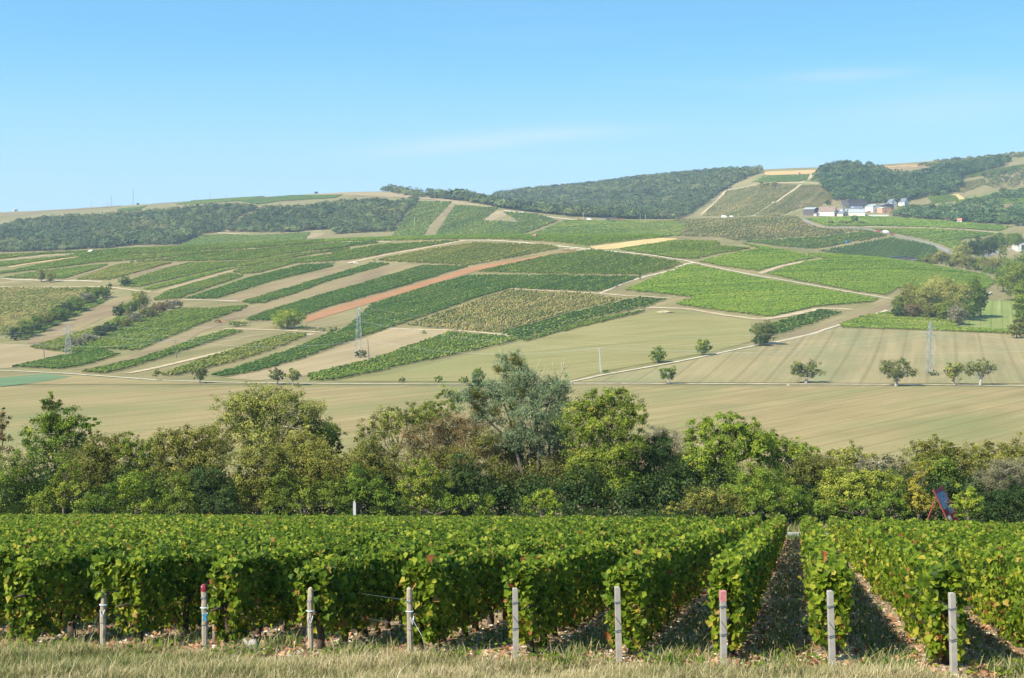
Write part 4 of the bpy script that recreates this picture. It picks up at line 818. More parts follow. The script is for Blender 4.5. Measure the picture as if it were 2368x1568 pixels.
def cloud(cen, rad, n, size, clump=0.17, shell=0.5, per=26, low=0.35, W=0.6, jit=0.5, up=0.25):
    """leaves in clumps through one lobe of a crown: centres, normals, sizes, tints (relative)"""
    cen = np.array(cen); rad = np.array(rad); nc = max(3, n // per)
    d = unit(R.normal(size=(nc * 3, 3))); keep = (d[:, 2] > -0.45) | (R.random(nc * 3) < low); d = d[keep][:nc]; nc = len(d)
    ph = R.random(4) * 6.28
    lump = 1 + 0.16 * np.sin(d[:, 0] * 5 + ph[0]) + 0.14 * np.sin(d[:, 2] * 6 + ph[1]) + 0.10 * np.sin(d[:, 1] * 5 + d[:, 0] * 4 + ph[2]) + 0.07 * R.normal(size=nc)
    r = (shell + (1 - shell) * R.random(nc) ** 0.55) * lump
    pc = cen + d * rad * r[:, None]; k = R.integers(0, nc, n)
    sc_ = clump * rad.min() * (0.6 + 0.8 * R.random(nc))
    P = pc[k] + R.normal(size=(n, 3)) * sc_[k][:, None] * np.array([1, 1, .75])
    N = unit(1.05 * d[k] + jit * R.normal(size=(n, 3)) + np.array([0, 0, up]))
    return P, N, size * (0.65 + 0.7 * R.random(n)), 0.13 * R.normal(size=nc)[k] + 0.16 * R.normal(size=n) + 0.05 * (r[k] - .8)
def crown(name, root, parts, mat, base_t=0.48, W=0.6, ground=True, T=None):
    """parts: list of (P,N,L,t) in world space -> one mesh under root"""
    P = np.concatenate([p[0] for p in parts]); N = np.concatenate([p[1] for p in parts]); L = np.concatenate([p[2] for p in parts]); t = np.concatenate([p[3] for p in parts])
    if ground:
        g = P[:, 2] > H(P[:, 0], P[:, 1]) + 0.03; P, N, L, t = P[g], N[g], L[g], t[g]
    tt = None
    if T is not None: tt = np.tile(np.array(T, float), (len(P), 1)) + R.normal(0, .5, (len(P), 3))
    V, Fc = diamonds(P - np.array(root.location), N, L, W, tt)
    return mk(name, V, [Fc], mat, root, tint=np.clip(base_t + t, 0, 1))
def limb(mb, a, b, r0, r1, seed, sag=0.12, k=6, n=5):
    rg = random.Random(seed); a = Vector(a); b = Vector(b); L = (b - a).length
    pts = []; rad = []
    for i in range(n + 1):
        t = i / n; p = a.lerp(b, t); w = math.sin(t * math.pi) * L * sag
        pts.append(p + Vector((rg.uniform(-1, 1) * w * .4, rg.uniform(-1, 1) * w * .4, w * .3))); rad.append(r0 + (r1 - r0) * t)
    mb.tube(pts, rad, k)
HG_NAME = 'trees and bushes of the roadside hedgerow'; SEED = [100]; DENS = 5.5
def plant(name, label, cat, d, lobes, pal, dens=1.0, size=0.16, trunk=None, bark='trunk', group=None, clump=0.17, shell=0.5, extra=(), limbs=True, thick=0.10, base_t=0.48, dd=0.85, layer=None, W=0.6, low=0.5, T=None, bx=None, twigs=0):
    if group == HG_NAME: size *= 0.80; base_t += .03
    """lobes in picture units (column, row, half width, half height) at depth d; grown from the ground below"""
    SEED[0] += 1
    cx = bx if bx is not None else np.average([l[0] for l in lobes], weights=[l[2] * l[3] for l in lobes])
    X = (cx - CX) / F * d; z0 = hz(X, d); root = thing(name, label, cat, (X, d, z0), 0, group)
    px = d / F; parts = []; rg = random.Random(SEED[0])
    def lob(ls):
        out = []
        for l in ls:
            c = at(l[0], l[1], d + (l[4] if len(l) > 4 else rg.uniform(-.5, .5)) * 1.0); r = (l[2] * px, l[2] * px * dd, l[3] * px)
            area = (r[0] * r[2]) ** 1.0 * 3.14; n = int(max(40, area / (size * size * W) * DENS * dens))
            out.append(cloud(c, r, n, size, clump * (.8 if group == HG_NAME else 1), shell, per=(55 if group == HG_NAME else 26), low=low))
        return out
    parts = lob(lobes); crown('crown', root, parts, LM[pal], base_t, W, T=T)
    for (epal, els, elab, ed) in extra:
        e = crown(elab.split('|')[0], root, [cloud(at(l[0], l[1], d - (l[4] if len(l) > 4 else l[2] * px * .8)), (l[2] * px, l[2] * px * .6, l[3] * px), int(l[2] * l[3] * px * px * 3.14 / (size * size * W) * 3.6 * ed), size, .22, .3) for l in els], LM[epal], .5, W)
        if '|' in elab: e['label'] = elab.split('|')[1]
    mb = MB(); loc = Vector((X, d, z0))
    ty = trunk[1] if trunk else None
    if trunk:
        top = at(trunk[0], trunk[1], d) - loc
    else:
        top = Vector((0, 0, max(.4, .35 * (max((at(l[0], l[1] - l[3], d).z for l in lobes)) - z0))))
    r0 = thick * (1 if not trunk else 1); limb(mb, (0, 0, -.15), top, r0 * 1.25, r0 * .85, SEED[0], .05, 8)
    if limbs:
        for j, l in enumerate(lobes):
            c = at(l[0], l[1], d) - loc
            limb(mb, top, c, r0 * .55, r0 * .16, SEED[0] * 31 + j)
            for q_ in range(3):
                e = c + Vector((rg.uniform(-.7, .7) * l[2] * px, rg.uniform(-.6, .6) * l[2] * px, rg.uniform(-.1, .8) * l[3] * px)); limb(mb, top.lerp(c, .6), e, r0 * .25, r0 * .06, SEED[0] * 57 + j * 5 + q_, k=5, n=4)
    if mb.n: mb.build('trunk', M[bark], root, smooth=True)
    if twigs:
        tb = MB()
        for j in range(twigs):
            l = rg.choice(lobes); c = at(l[0], l[1], d) - loc; a = rg.uniform(0, 6.28); e = c + Vector((math.cos(a) * l[2] * px * 1.08, rg.uniform(-1, .3) * l[2] * px * .8, (abs(math.sin(a)) * 1.1 - .1) * l[3] * px))
            limb(tb, c.lerp(e, .25), e, .028, .008, SEED[0] * 91 + j, .15, 4, 4)
        tb.build('bare_twigs', M['deadwood'], root)['kind'] = 'stuff'
    return root
HG = 'trees and bushes of the roadside hedgerow'
# --- hedgerow behind the road, from the left edge to the right (picture units) ---
plant('tree', 'thin rusty leaved tree cut by the left edge', 'tree', 104, [(0, 985, 26, 40), (-20, 1020, 50, 60), (12, 960, 14, 20)], 'rust', .45, .17, (-8, 1080), group=HG, twigs=6)
plant('tree', 'dark tree with spiky tops at the left of the hedgerow', 'tree', 107, [(118, 942, 22, 32), (135, 975, 48, 40), (205, 985, 24, 26), (88, 1010, 48, 40), (160, 1030, 60, 45), (125, 1090, 70, 70)], 'green', .95, .19, (125, 1090), group=HG, thick=.16,
      extra=[('bright', [(128, 978, 34, 26), (160, 985, 24, 22)], 'ivy|bright green climber patch', 1.0), ('rust', [(118, 925, 16, 20)], 'reddish_leaves|reddish leaves on the top', .5)], twigs=5)
plant('bush', 'dark bush with pale climber at the lower left corner of the hedge', 'bush', 97, [(20, 1110, 60, 50), (60, 1075, 50, 38), (15, 1170, 70, 55), (90, 1160, 60, 50)], 'green', .95, .16, group=HG,
      extra=[('clematis', [(40, 1075, 38, 20), (62, 1098, 22, 20), (100, 1085, 26, 16)], 'clematis_foliage|pale seeding climber', .9), ('dark', [(8, 1150, 42, 40)], 'hollow_shade_foliage|', 1.0)])  # the dark leaf clump imitates the shade of a hollow in the bush
plant('bush', 'yellow green creeper mound left of the first dark gap', 'bush', 96, [(160, 1090, 32, 26), (140, 1125, 34, 30), (115, 1165, 40, 34), (180, 1150, 34, 36)], 'yellowgreen', .9, .15, group=HG)
plant('bush', 'broad olive shrub right of the spiky topped dark tree', 'bush', 102, [(235, 1040, 50, 36), (210, 1080, 60, 50), (275, 1035, 40, 32), (260, 1090, 60, 60), (190, 1130, 50, 50)], 'olive', 1.0, .15, group=HG, base_t=.45)
plant('bush', 'yellowish thin topped shrub with white seed heads', 'bush', 101, [(300, 1030, 34, 30), (330, 1048, 32, 34), (355, 1040, 30, 34), (310, 1085, 46, 44), (362, 1085, 34, 40)], 'yellowgreen', .75, .15, group=HG, extra=[('clematis', [(292, 1068, 18, 20), (340, 1072, 12, 16)], 'clematis_foliage|white seed heads', .8)], base_t=.42)
plant('bush', 'olive yellow shrub with broad crown left of the willow like tree', 'bush', 100, [(395, 1030, 46, 38), (445, 1018, 50, 38), (490, 1030, 44, 40), (420, 1080, 60, 40), (480, 1075, 56, 44)], 'olive', 1.05, .15, group=HG, base_t=.56)
plant('bush', 'low bright green bush in the left middle of the hedge foot', 'bush', 96, [(315, 1120, 40, 32), (285, 1155, 46, 36), (345, 1155, 44, 34)], 'bright', .9, .15, group=HG, base_t=.4)
plant('bush', 'low dark bush at the left hedge foot', 'bush', 95.5, [(225, 1165, 40, 36), (250, 1140, 28, 26), (195, 1185, 36, 24)], 'green', .9, .15, group=HG, base_t=.40)
plant('bush', 'dark green yew like bush below the broad olive shrub', 'bush', 96, [(480, 1105, 44, 32), (500, 1140, 44, 42), (455, 1140, 40, 36), (520, 1165, 40, 34)], 'dark', 1.15, .15, group=HG, base_t=.55)
plant('bush', 'mixed green and yellow bush at the hedge foot left of the dark bush', 'bush', 96, [(405, 1120, 40, 32), (420, 1160, 46, 36), (380, 1165, 34, 32)], 'yellowgreen', .85, .15, group=HG, base_t=.36)
plant('tree', 'large round pale green willow like tree', 'tree', 112, [(570, 940, 62, 46), (640, 928, 64, 42), (700, 960, 50, 44), (530, 985, 48, 46), (620, 985, 80, 52), (720, 1000, 44, 40), (600, 1040, 80, 50), (690, 1040, 70, 45)], 'willow', .95, .17, (625, 1060), group=HG, thick=.2, twigs=16, shell=.45, base_t=.46)
plant('tree', 'dark green round tree at the right shoulder of the willow like tree', 'tree', 116, [(755, 1005, 36, 36), (735, 1030, 44, 40), (770, 1030, 24, 26)], 'green', 1.1, .17, (755, 1060), group=HG, base_t=.40)
plant('bush', 'tall olive bush with steep pale left edge', 'bush', 97, [(585, 1095, 46, 42), (620, 1060, 46, 36), (560, 1130, 30, 46), (600, 1140, 50, 50)], 'olive', 1.05, .15, group=HG, base_t=.50, extra=[('clematis', [(560, 1085, 24, 22), (600, 1078, 24, 14)], 'clematis_foliage|pale seeding climber', .8), ('yellowgreen', [(562, 1135, 22, 36)], 'creeper|yellow green creeper', .9)])
plant('bush', 'broad olive yellow bush with rounded top below the willow like tree', 'bush', 98, [(700, 1040, 56, 36), (670, 1075, 60, 44), (740, 1075, 62, 44), (800, 1085, 46, 42), (705, 1120, 70, 50)], 'olive', 1.1, .15, group=HG, base_t=.62)
plant('bush', 'green creeper bush below the rounded olive bush', 'bush', 95.5, [(650, 1130, 36, 40), (700, 1150, 44, 36), (745, 1140, 40, 36), (640, 1170, 40, 24), (790, 1150, 30, 34)], 'yellowgreen', .9, .15, group=HG, base_t=.38)
plant('bush', 'dark green bush beside the white road marker', 'bush', 96, [(825, 1120, 34, 46), (860, 1140, 40, 46), (800, 1165, 34, 28)], 'green', 1.05, .15, group=HG, base_t=.40, extra=[('bright', [(818, 1120, 14, 42)], 'ivy|bright upright ivy strand', 1.1)])
plant('bush', 'grey green thorny bush left of the rusty tree', 'bush', 101, [(850, 1050, 50, 36), (830, 1085, 46, 40), (890, 1075, 44, 46), (870, 1110, 50, 46)], 'olive', .9, .15, group=HG, base_t=.38, twigs=6)
plant('tree', 'slender airy green shrub tree right of the stubble gap', 'tree', 108, [(870, 985, 40, 26), (905, 965, 44, 28), (850, 1010, 34, 28), (960, 945, 40, 22), (925, 1000, 60, 44), (985, 965, 40, 34)], 'willow', .7, .16, (910, 1060), group=HG, twigs=10, base_t=.36)
plant('tree', 'green feathery tree behind the rusty one', 'tree', 113, [(985, 958, 36, 26), (1020, 950, 30, 24), (1040, 920, 30, 26), (1010, 990, 50, 40)], 'green', .8, .16, (1000, 1060), group=HG, base_t=.52)
plant('tree', 'rusty brown half dead tree left of the tall grey green tree', 'tree', 102, [(985, 1005, 52, 36), (1030, 985, 46, 36), (1075, 990, 50, 40), (1000, 1045, 70, 42), (1080, 1040, 60, 46), (1120, 1030, 40, 40), (1050, 1090, 70, 44)], 'rust', .62, .14, (1060, 1110), group=HG, twigs=46, thick=.13, base_t=.42, W=.5, extra=[('olive', [(1060, 1065, 60, 40), (985, 1060, 44, 30), (1110, 1015, 36, 26)], 'green_leaves|still green lower foliage', .7)])
plant('bush', 'bright yellow green creeper mound below the rusty tree', 'bush', 96, [(960, 1085, 34, 28), (985, 1105, 40, 34), (940, 1120, 26, 34), (1010, 1130, 34, 40), (975, 1150, 40, 36)], 'yellowgreen', 1.0, .15, group=HG, base_t=.58)
plant('bush', 'dark ivy column at the foot of the rusty tree', 'bush', 98, [(1065, 1085, 30, 34), (1085, 1110, 34, 40), (1050, 1120, 28, 32), (1100, 1140, 30, 40), (1070, 1160, 50, 30)], 'dark', 1.0, .15, group=HG, base_t=.62)
plant('bush', 'low green bush left of the small pale dome bush', 'bush', 95.5, [(1030, 1160, 40, 28), (1110, 1165, 40, 30), (900, 1160, 40, 28), (960, 1172, 40, 20)], 'green', .9, .15, group=HG, base_t=.46)
# the tall grey green tree with mistletoe
T3 = plant('tree', 'tall grey green acacia like tree with mistletoe balls and bare top branches', 'tree', 108,
      [(1180, 838, 32, 30), (1200, 870, 44, 34), (1120, 905, 42, 30), (1075, 920, 38, 26), (1165, 915, 56, 40), (1230, 905, 46, 36), (1285, 895, 38, 34), (1290, 930, 34, 36), (1235, 955, 64, 44), (1120, 960, 40, 40), (1290, 985, 40, 40), (1190, 1005, 46, 32), (1260, 1015, 44, 32), (1105, 880, 22, 18)],
      'acacia', .9, .17, (1245, 1105), group=HG, thick=.15, clump=.22, shell=.25, base_t=.56, W=.42, low=.8, limbs=False, twigs=26, T=(0, 0, -1), bx=1240)
loc = T3.location; px = 108 / F
def branch(name, pts, r0, r1, seed, mat):
    rg = random.Random(seed); mb = MB(); P = [at(x, y, 108 + dz) - Vector(loc) for x, y, dz in pts]
    mb.tube(P, list(np.linspace(r0, r1, len(P))), 7); mb.build(name, M[mat], T3, smooth=True)
for k, pts in enumerate([[(1246, 1145, 0), (1243, 1090, 0), (1246, 1040, .2), (1240, 985, .3), (1228, 930, 0), (1215, 880, 0), (1200, 840, 0), (1190, 815, 0)],
                         [(1236, 1140, .2), (1215, 1090, .2), (1198, 1045, .3), (1170, 1010, 0), (1130, 975, -.3), (1100, 940, -.2), (1070, 915, 0)],
                         [(1225, 1140, -.2), (1205, 1085, -.2), (1190, 1030, 0), (1180, 975, .3), (1160, 920, .4), (1135, 890, .2)],
                         [(1248, 1140, 0), (1262, 1080, -.3), (1270, 1030, -.3), (1282, 980, 0), (1290, 930, 0), (1298, 890, 0)],
                         [(1230, 1140, .1), (1226, 1080, .2), (1224, 1030, .1), (1238, 990, -.2), (1262, 950, -.2), (1275, 910, 0)],
                         [(1250, 1130, .1), (1290, 1075, .2), (1312, 1050, .2), (1325, 1030, .1)]]):
    branch('limb', pts, .17 if k < 4 else .09, .03, k, 'trunk')
for k, pts in enumerate([[(1284, 905, 0), (1292, 880, 0), (1300, 858, .1), (1296, 832, .1)], [(1294, 876, 0), (1302, 850, 0), (1305, 828, 0)], [(1300, 858, .1), (1312, 845, .1), (1318, 830, 0)],
                         [(1225, 905, 0), (1236, 880, 0), (1240, 850, 0), (1250, 828, 0)], [(1236, 880, 0), (1252, 870, 0), (1262, 845, .1)], [(1268, 900, 0), (1262, 870, 0), (1268, 850, 0)], [(1290, 880, 0), (1278, 850, 0), (1276, 835, 0)]]):
    branch('dead_branch', pts, .035, .010, 50 + k, 'deadwood')
for k, (x, y, r) in enumerate([(1184, 828, 9), (1200, 838, 9), (1152, 856, 9), (1098, 908, 10), (1112, 915, 10), (1206, 908, 11), (1148, 952, 14), (1100, 942, 11), (1188, 985, 12), (1293, 972, 11), (1185, 940, 10), (1218, 960, 10)]):
    c = at(x, y, 107.3); o = crown('mistletoe_leaves', T3, [cloud(c, (r * px,) * 3, 420, .10, .42, .1, low=1.0)], LM['mistletoe'], .5, .4)
plant('tree', 'dense yellow green tree right of the tall grey green tree', 'tree', 103, [(1375, 935, 46, 34), (1420, 925, 44, 32), (1345, 970, 44, 40), (1455, 960, 40, 36), (1400, 985, 70, 48), (1350, 1030, 46, 44), (1450, 1020, 46, 44), (1390, 1065, 70, 50), (1345, 1100, 42, 46), (1420, 1120, 60, 46), (1360, 1155, 52, 36)], 'yellowgreen', 1.1, .17, (1400, 1080), group=HG, thick=.2, base_t=.44,
      extra=[('bright', [(1395, 1140, 56, 34), (1440, 1100, 40, 40), (1430, 1050, 40, 30)], 'green_foliage|greener lower foliage', .9), ('yellow', [(1340, 1050, 20, 22), (1380, 950, 24, 18), (1365, 1090, 18, 16)], 'yellow_leaves|turning yellow', .5)])
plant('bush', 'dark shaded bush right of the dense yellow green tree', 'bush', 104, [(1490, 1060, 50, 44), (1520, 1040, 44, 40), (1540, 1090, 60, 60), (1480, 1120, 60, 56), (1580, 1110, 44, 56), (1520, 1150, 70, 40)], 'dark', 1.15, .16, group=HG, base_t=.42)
plant('bush', 'grey brown leafless bush between the yellow green tree and the broad green tree', 'bush', 110, [(1530, 1020, 40, 30), (1565, 1035, 40, 34), (1505, 1005, 30, 20), (1560, 1075, 44, 40)], 'grey', .6, .12, group=HG, twigs=40, W=.35, base_t=.45)
plant('bush', 'small pale domed bush below the tall grey green tree', 'bush', 95, [(1250, 1155, 36, 24), (1235, 1170, 26, 18), (1270, 1172, 26, 16)], 'bright', 1.0, .14, group=HG, base_t=.55)
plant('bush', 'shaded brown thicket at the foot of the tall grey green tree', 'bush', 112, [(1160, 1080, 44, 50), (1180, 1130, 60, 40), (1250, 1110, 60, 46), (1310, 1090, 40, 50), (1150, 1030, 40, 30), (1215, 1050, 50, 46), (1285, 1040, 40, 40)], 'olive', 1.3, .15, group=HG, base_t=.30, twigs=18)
plant('tree', 'broad green walnut like tree in the right half of the hedge', 'tree', 104, [(1625, 1000, 36, 30), (1665, 985, 44, 28), (1705, 985, 42, 28), (1735, 1010, 44, 34), (1640, 1040, 60, 44), (1700, 1035, 60, 44), (1610, 1080, 50, 50), (1660, 1095, 60, 50), (1760, 1040, 40, 36)], 'bright', 1.05, .18, (1665, 1095), group=HG, thick=.2, base_t=.46, twigs=8)
plant('tree', 'loose green tree trailing right of the broad green tree', 'tree', 106, [(1790, 1015, 30, 22), (1775, 1045, 44, 32), (1820, 1035, 40, 26), (1850, 1055, 44, 28), (1810, 1075, 60, 40), (1870, 1045, 24, 18)], 'bright', .85, .16, (1800, 1090), group=HG, base_t=.48, twigs=10)
plant('bush', 'rounded olive dome bush in front of the broad green tree', 'bush', 97, [(1745, 1105, 48, 36), (1720, 1140, 50, 40), (1780, 1135, 44, 42)], 'green', 1.1, .14, group=HG, base_t=.60)
plant('bush', 'low green bush below the rounded dome bush', 'bush', 95, [(1800, 1150, 46, 34), (1760, 1170, 46, 26), (1840, 1165, 34, 30)], 'green', 1.0, .15, group=HG, base_t=.50)
plant('bush', 'low mixed bush at the hedge foot below the broad green tree', 'bush', 95.5, [(1650, 1155, 44, 30), (1690, 1165, 40, 26), (1610, 1160, 36, 30), (1560, 1178, 40, 18)], 'olive', .95, .15, group=HG, base_t=.45)
plant('bush', 'brownish gap bush with dark hollow right of the dome bush', 'bush', 101, [(1840, 1100, 40, 36), (1830, 1135, 40, 36), (1870, 1090, 40, 40)], 'olive', .9, .15, group=HG, base_t=.25, twigs=10)
plant('tree', 'pale green domed tree above the yellow bushes', 'tree', 108, [(1960, 1050, 40, 24), (1935, 1065, 44, 26), (1985, 1068, 40, 26), (1955, 1095, 60, 40)], 'willow', .9, .15, (1955, 1100), group=HG, base_t=.46)
plant('bush', 'pale grey twiggy bush at the stubble edge', 'bush', 105, [(2020, 1075, 44, 22), (2060, 1085, 44, 24), (2005, 1100, 50, 30), (1910, 1075, 30, 24), (2085, 1100, 34, 30)], 'grey', .7, .13, group=HG, twigs=46, W=.4, base_t=.5)
plant('bush', 'olive green bush behind the yellow creeper', 'bush', 102, [(1900, 1085, 44, 36), (1925, 1105, 44, 40), (1890, 1125, 36, 36)], 'olive', 1.0, .15, group=HG, base_t=.55)
plant('bush', 'yellow creeper covered bush left of the painted board', 'bush', 97, [(1920, 1130, 46, 36), (1965, 1115, 44, 30), (2010, 1115, 44, 30), (2050, 1120, 40, 30), (1985, 1150, 60, 34), (1905, 1165, 40, 28)], 'yellowgreen', 1.0, .15, group=HG, base_t=.66, extra=[('dark', [(2010, 1130, 24, 18), (1870, 1150, 20, 30)], 'hollow_shade_foliage|dark leaves imitating shaded hollows', .8)])  # shade of the hollows is put in as clumps of dark leaves
plant('bush', 'low green bush at the hedge foot left of the painted board', 'bush', 95, [(1950, 1172, 44, 22), (2010, 1170, 44, 24), (2060, 1165, 40, 30), (1890, 1180, 36, 18)], 'green', .9, .14, group=HG, base_t=.48)
plant('tree', 'olive brown tree above the painted board', 'tree', 104, [(2130, 1045, 36, 28), (2170, 1040, 44, 28), (2210, 1055, 40, 30), (2150, 1080, 60, 40), (2215, 1095, 54, 44), (2180, 1130, 60, 44)], 'olive', 1.05, .16, (2175, 1120), group=HG, thick=.15, base_t=.52, twigs=8, extra=[('green', [(2170, 1090, 54, 40), (2190, 1130, 50, 40)], 'green_foliage|darker green lower foliage', .9)])
plant('bush', 'bright yellow leaning creeper column just left of the painted board', 'bush', 97, [(2132, 1085, 16, 28), (2120, 1120, 22, 30), (2115, 1150, 30, 30), (2135, 1165, 30, 24)], 'yellow', .9, .14, group=HG, base_t=.5)
plant('bush', 'bright green low bush right of the painted board', 'bush', 95.5, [(2235, 1150, 28, 28), (2250, 1170, 30, 24), (2225, 1175, 24, 20)], 'bright', 1.0, .15, group=HG, base_t=.56)
plant('tree', 'olive tree with thin top at the right edge', 'tree', 108, [(2275, 1050, 44, 26), (2325, 1045, 44, 26), (2380, 1040, 50, 30), (2300, 1080, 60, 40), (2365, 1080, 60, 40)], 'olive', .95, .16, (2320, 1110), group=HG, base_t=.55, twigs=12)
plant('bush', 'dry grey brown bush at the right edge', 'bush', 101, [(2300, 1110, 44, 40), (2340, 1095, 44, 40), (2375, 1120, 50, 50), (2270, 1130, 36, 36)], 'grey', .75, .13, group=HG, twigs=40, W=.4, base_t=.42)
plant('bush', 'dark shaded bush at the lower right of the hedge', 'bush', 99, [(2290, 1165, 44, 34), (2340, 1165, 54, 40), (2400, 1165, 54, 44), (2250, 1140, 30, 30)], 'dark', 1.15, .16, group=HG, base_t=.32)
# undergrowth that fills the hedge foot
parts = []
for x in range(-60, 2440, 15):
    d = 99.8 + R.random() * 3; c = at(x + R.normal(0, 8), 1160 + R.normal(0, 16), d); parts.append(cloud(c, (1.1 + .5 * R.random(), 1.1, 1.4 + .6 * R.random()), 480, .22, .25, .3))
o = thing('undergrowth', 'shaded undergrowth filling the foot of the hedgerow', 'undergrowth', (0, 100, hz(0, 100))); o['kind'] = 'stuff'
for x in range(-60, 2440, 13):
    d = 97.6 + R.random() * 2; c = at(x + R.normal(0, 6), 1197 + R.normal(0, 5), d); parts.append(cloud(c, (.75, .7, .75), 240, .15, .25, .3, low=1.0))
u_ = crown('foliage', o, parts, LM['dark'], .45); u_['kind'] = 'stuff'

parts = []
for x in range(-60, 2440, 22):
    d = 106 + R.random() * 3; top = 1075 + 18 * math.sin(x * .013) + R.normal(0, 8); parts.append(cloud(at(x + R.normal(0, 8), top + 40, d), (1.3 + .5 * R.random(), 1.2, 1.5 + .4 * R.random()), 620, .14, .2, .3))
o = thing('thicket', 'tangled olive thicket filling the gaps between the hedgerow trees', 'thicket', (0, 107, hz(0, 107))); o['kind'] = 'stuff'
u_ = crown('foliage', o, parts, LM['olive'], .38); u_['kind'] = 'stuff'

# --- trees out in the valley ---
VG = 'trees standing in the valley fields'
def ftree(label, x, ytop, ybase, hw, pal='walnut', trunk=True, d=None, name='tree', cat='tree', lobes=None, size=.5, dens=1.0, base_t=.45, layer='mid', group=VG, wide=1.0, shell=.4):
    Xg, dg = PW(x, ybase, layer) if d is None else ((x - CX) / F * d, d)
    h = ybase - ytop; tr = .22 if trunk else .02
    if lobes is None:
        rg = random.Random(int(x * 7 + ytop)); lobes = []; hw_ = hw
        cy = ytop + h * (1 - tr) * .52
        for j in range(6):
            a = j / 6 * 6.28 + rg.uniform(-.4, .4); lobes.append((x + math.cos(a) * hw * .52, cy + math.sin(a) * h * (1 - tr) * .26, hw * rg.uniform(.30, .58), h * (1 - tr) * rg.uniform(.17, .30), math.sin(a * 2) * hw * dg / F * .3))
        lobes.append((x, cy, hw * .6, h * (1 - tr) * .36))
    return plant(name, label, cat, dg, lobes, pal, dens, size, (x, ybase - h * tr * 1.1) if trunk else None, 'paletrunk' if trunk else 'trunk', group, .2, shell, thick=max(.1, hw * .012), base_t=base_t + .13, limbs=trunk)
ftree('spreading walnut with thick pale trunk, leftmost of the row along the white track', 1865, 830, 886, 40, 'walnut', lobes=[(1842, 846, 17, 13), (1880, 846, 18, 12), (1862, 856, 22, 14), (1838, 862, 14, 9), (1893, 862, 14, 10), (1873, 868, 15, 8), (1853, 866, 14, 8)], base_t=.5)
ftree('spreading walnut with leaning pale trunk, left of the right pylon', 2072, 828, 893, 44, 'walnut', lobes=[(2052, 842, 17, 13), (2082, 843, 20, 13), (2062, 858, 24, 14), (2098, 858, 18, 13), (2045, 854, 12, 10), (2072, 870, 20, 9), (2110, 864, 8, 8)], base_t=.5)
ftree('pale tree with bushy foot right of the right pylon', 2205, 834, 891, 28, 'willow', base_t=.40)
ftree('spreading walnut with slim trunk, rightmost of the row', 2268, 832, 892, 36, 'walnut', lobes=[(2250, 848, 18, 13), (2275, 845, 20, 13), (2290, 856, 15, 11), (2262, 860, 22, 12), (2240, 862, 10, 8)], base_t=.52)
ftree('round tree with short trunk beside the white track, left of the walnuts', 1545, 845, 889, 26, 'green', base_t=.45)
ftree('round tree on the diagonal track, lower of two', 1522, 797, 839, 21, 'green', trunk=False, base_t=.5)
ftree('round tree on the diagonal track, upper of two', 1627, 783, 822, 21, 'green', trunk=False, base_t=.52)
ftree('dense rounded tree at the bend of the diagonal track', 1764, 737, 796, 32, 'walnut', trunk=False, base_t=.46)
ftree('dark trimmed bush under the rounded tree at the bend', 1757, 771, 800, 26, 'dark', trunk=False, name='bush', cat='bush', base_t=.5)
ftree('dark low bush under the right pylon', 2158, 857, 869, 15, 'dark', trunk=False, name='bush', cat='bush', base_t=.5)
ftree('bush under the middle pylon', 835, 809, 827, 17, 'dark', trunk=False, name='bush', cat='bush', base_t=.6)
ftree('lone round tree with shadow on the left part of the white track', 461, 848, 887, 22, 'walnut', base_t=.42)
ftree('small leaning double tree left of the lone round tree', 362, 849, 880, 12, 'willow', base_t=.45)
ftree('left tree of the pair above the track behind the willow like tree', 642, 850, 890, 22, 'walnut', base_t=.46)
ftree('right tree of the pair above the track behind the willow like tree', 676, 849, 891, 21, 'willow', base_t=.38)
ftree('big leafy tree at the lower end of the red strip', 664, 712, 760, 42, 'bright', trunk=False, base_t=.48)
ftree('shrub beside the track between pair of trees and tall hedge tree', 1014, 868, 884, 12, 'green', trunk=False, name='bush', cat='bush')
ftree('dark shrub beside the track left of the tall hedge tree', 1075, 869, 887, 15, 'green', trunk=False, name='bush', cat='bush')
ftree('small shrub beside the track nearest the lowest vine plot', 930, 873, 884, 9, 'walnut', trunk=False, name='bush', cat='bush')
ftree('bushy tree just behind the tall hedge tree', 1106, 850, 888, 20, 'green', trunk=False, base_t=.52)
ftree('small shrub beside the concrete pole', 1400, 854, 864, 8, 'green', trunk=False, name='bush', cat='bush', base_t=.3)
ftree('left poplar of two on the left terrace', 96, 618, 652, 14, 'willow', trunk=False, base_t=.42)
ftree('right poplar of two on the left terrace', 116, 620, 654, 11, 'willow', trunk=False, base_t=.5)
ftree('dark bush between hill plots at upper left', 287, 635, 662, 17, 'green', trunk=False, name='bush', cat='bush', base_t=.36)
ftree('small dark bush below it on the terrace track', 253, 655, 670, 9, 'green', trunk=False, name='bush', cat='bush', base_t=.36)
ftree('small dark columnar cypress beside the pale track', 1480, 632, 647, 4, 'dark', trunk=False, base_t=.6, size=.4)
ftree('leafy tree on the bramble bank', 322, 672, 716, 24, 'willow', trunk=False, base_t=.4)
LH = 'bushes of the left field hedge'
for k, (x, y0, y1, hw, pal) in enumerate([(35, 765, 787, 18, 'dark'), (58, 745, 780, 20, 'green'), (85, 735, 768, 22, 'green'), (105, 728, 756, 20, 'olive'), (132, 715, 745, 22, 'green'), (152, 703, 734, 22, 'dark'), (175, 692, 722, 22, 'green'), (198, 682, 706, 20, 'grey'), (215, 668, 696, 20, 'green'), (240, 668, 690, 18, 'green')]):
    y0 -= 7; hw *= 1.25
    ftree('bush in the slanting hedge at the left, ' + ['lowest dark one', 'second from the bottom', 'third from the bottom', 'fourth from the bottom', 'middle green one', 'dark middle one', 'fourth from the top', 'grey one', 'second from the top', 'topmost'][k], x, y0, y1, hw, pal, trunk=False, name='bush', cat='bush', group=LH, base_t=.42)
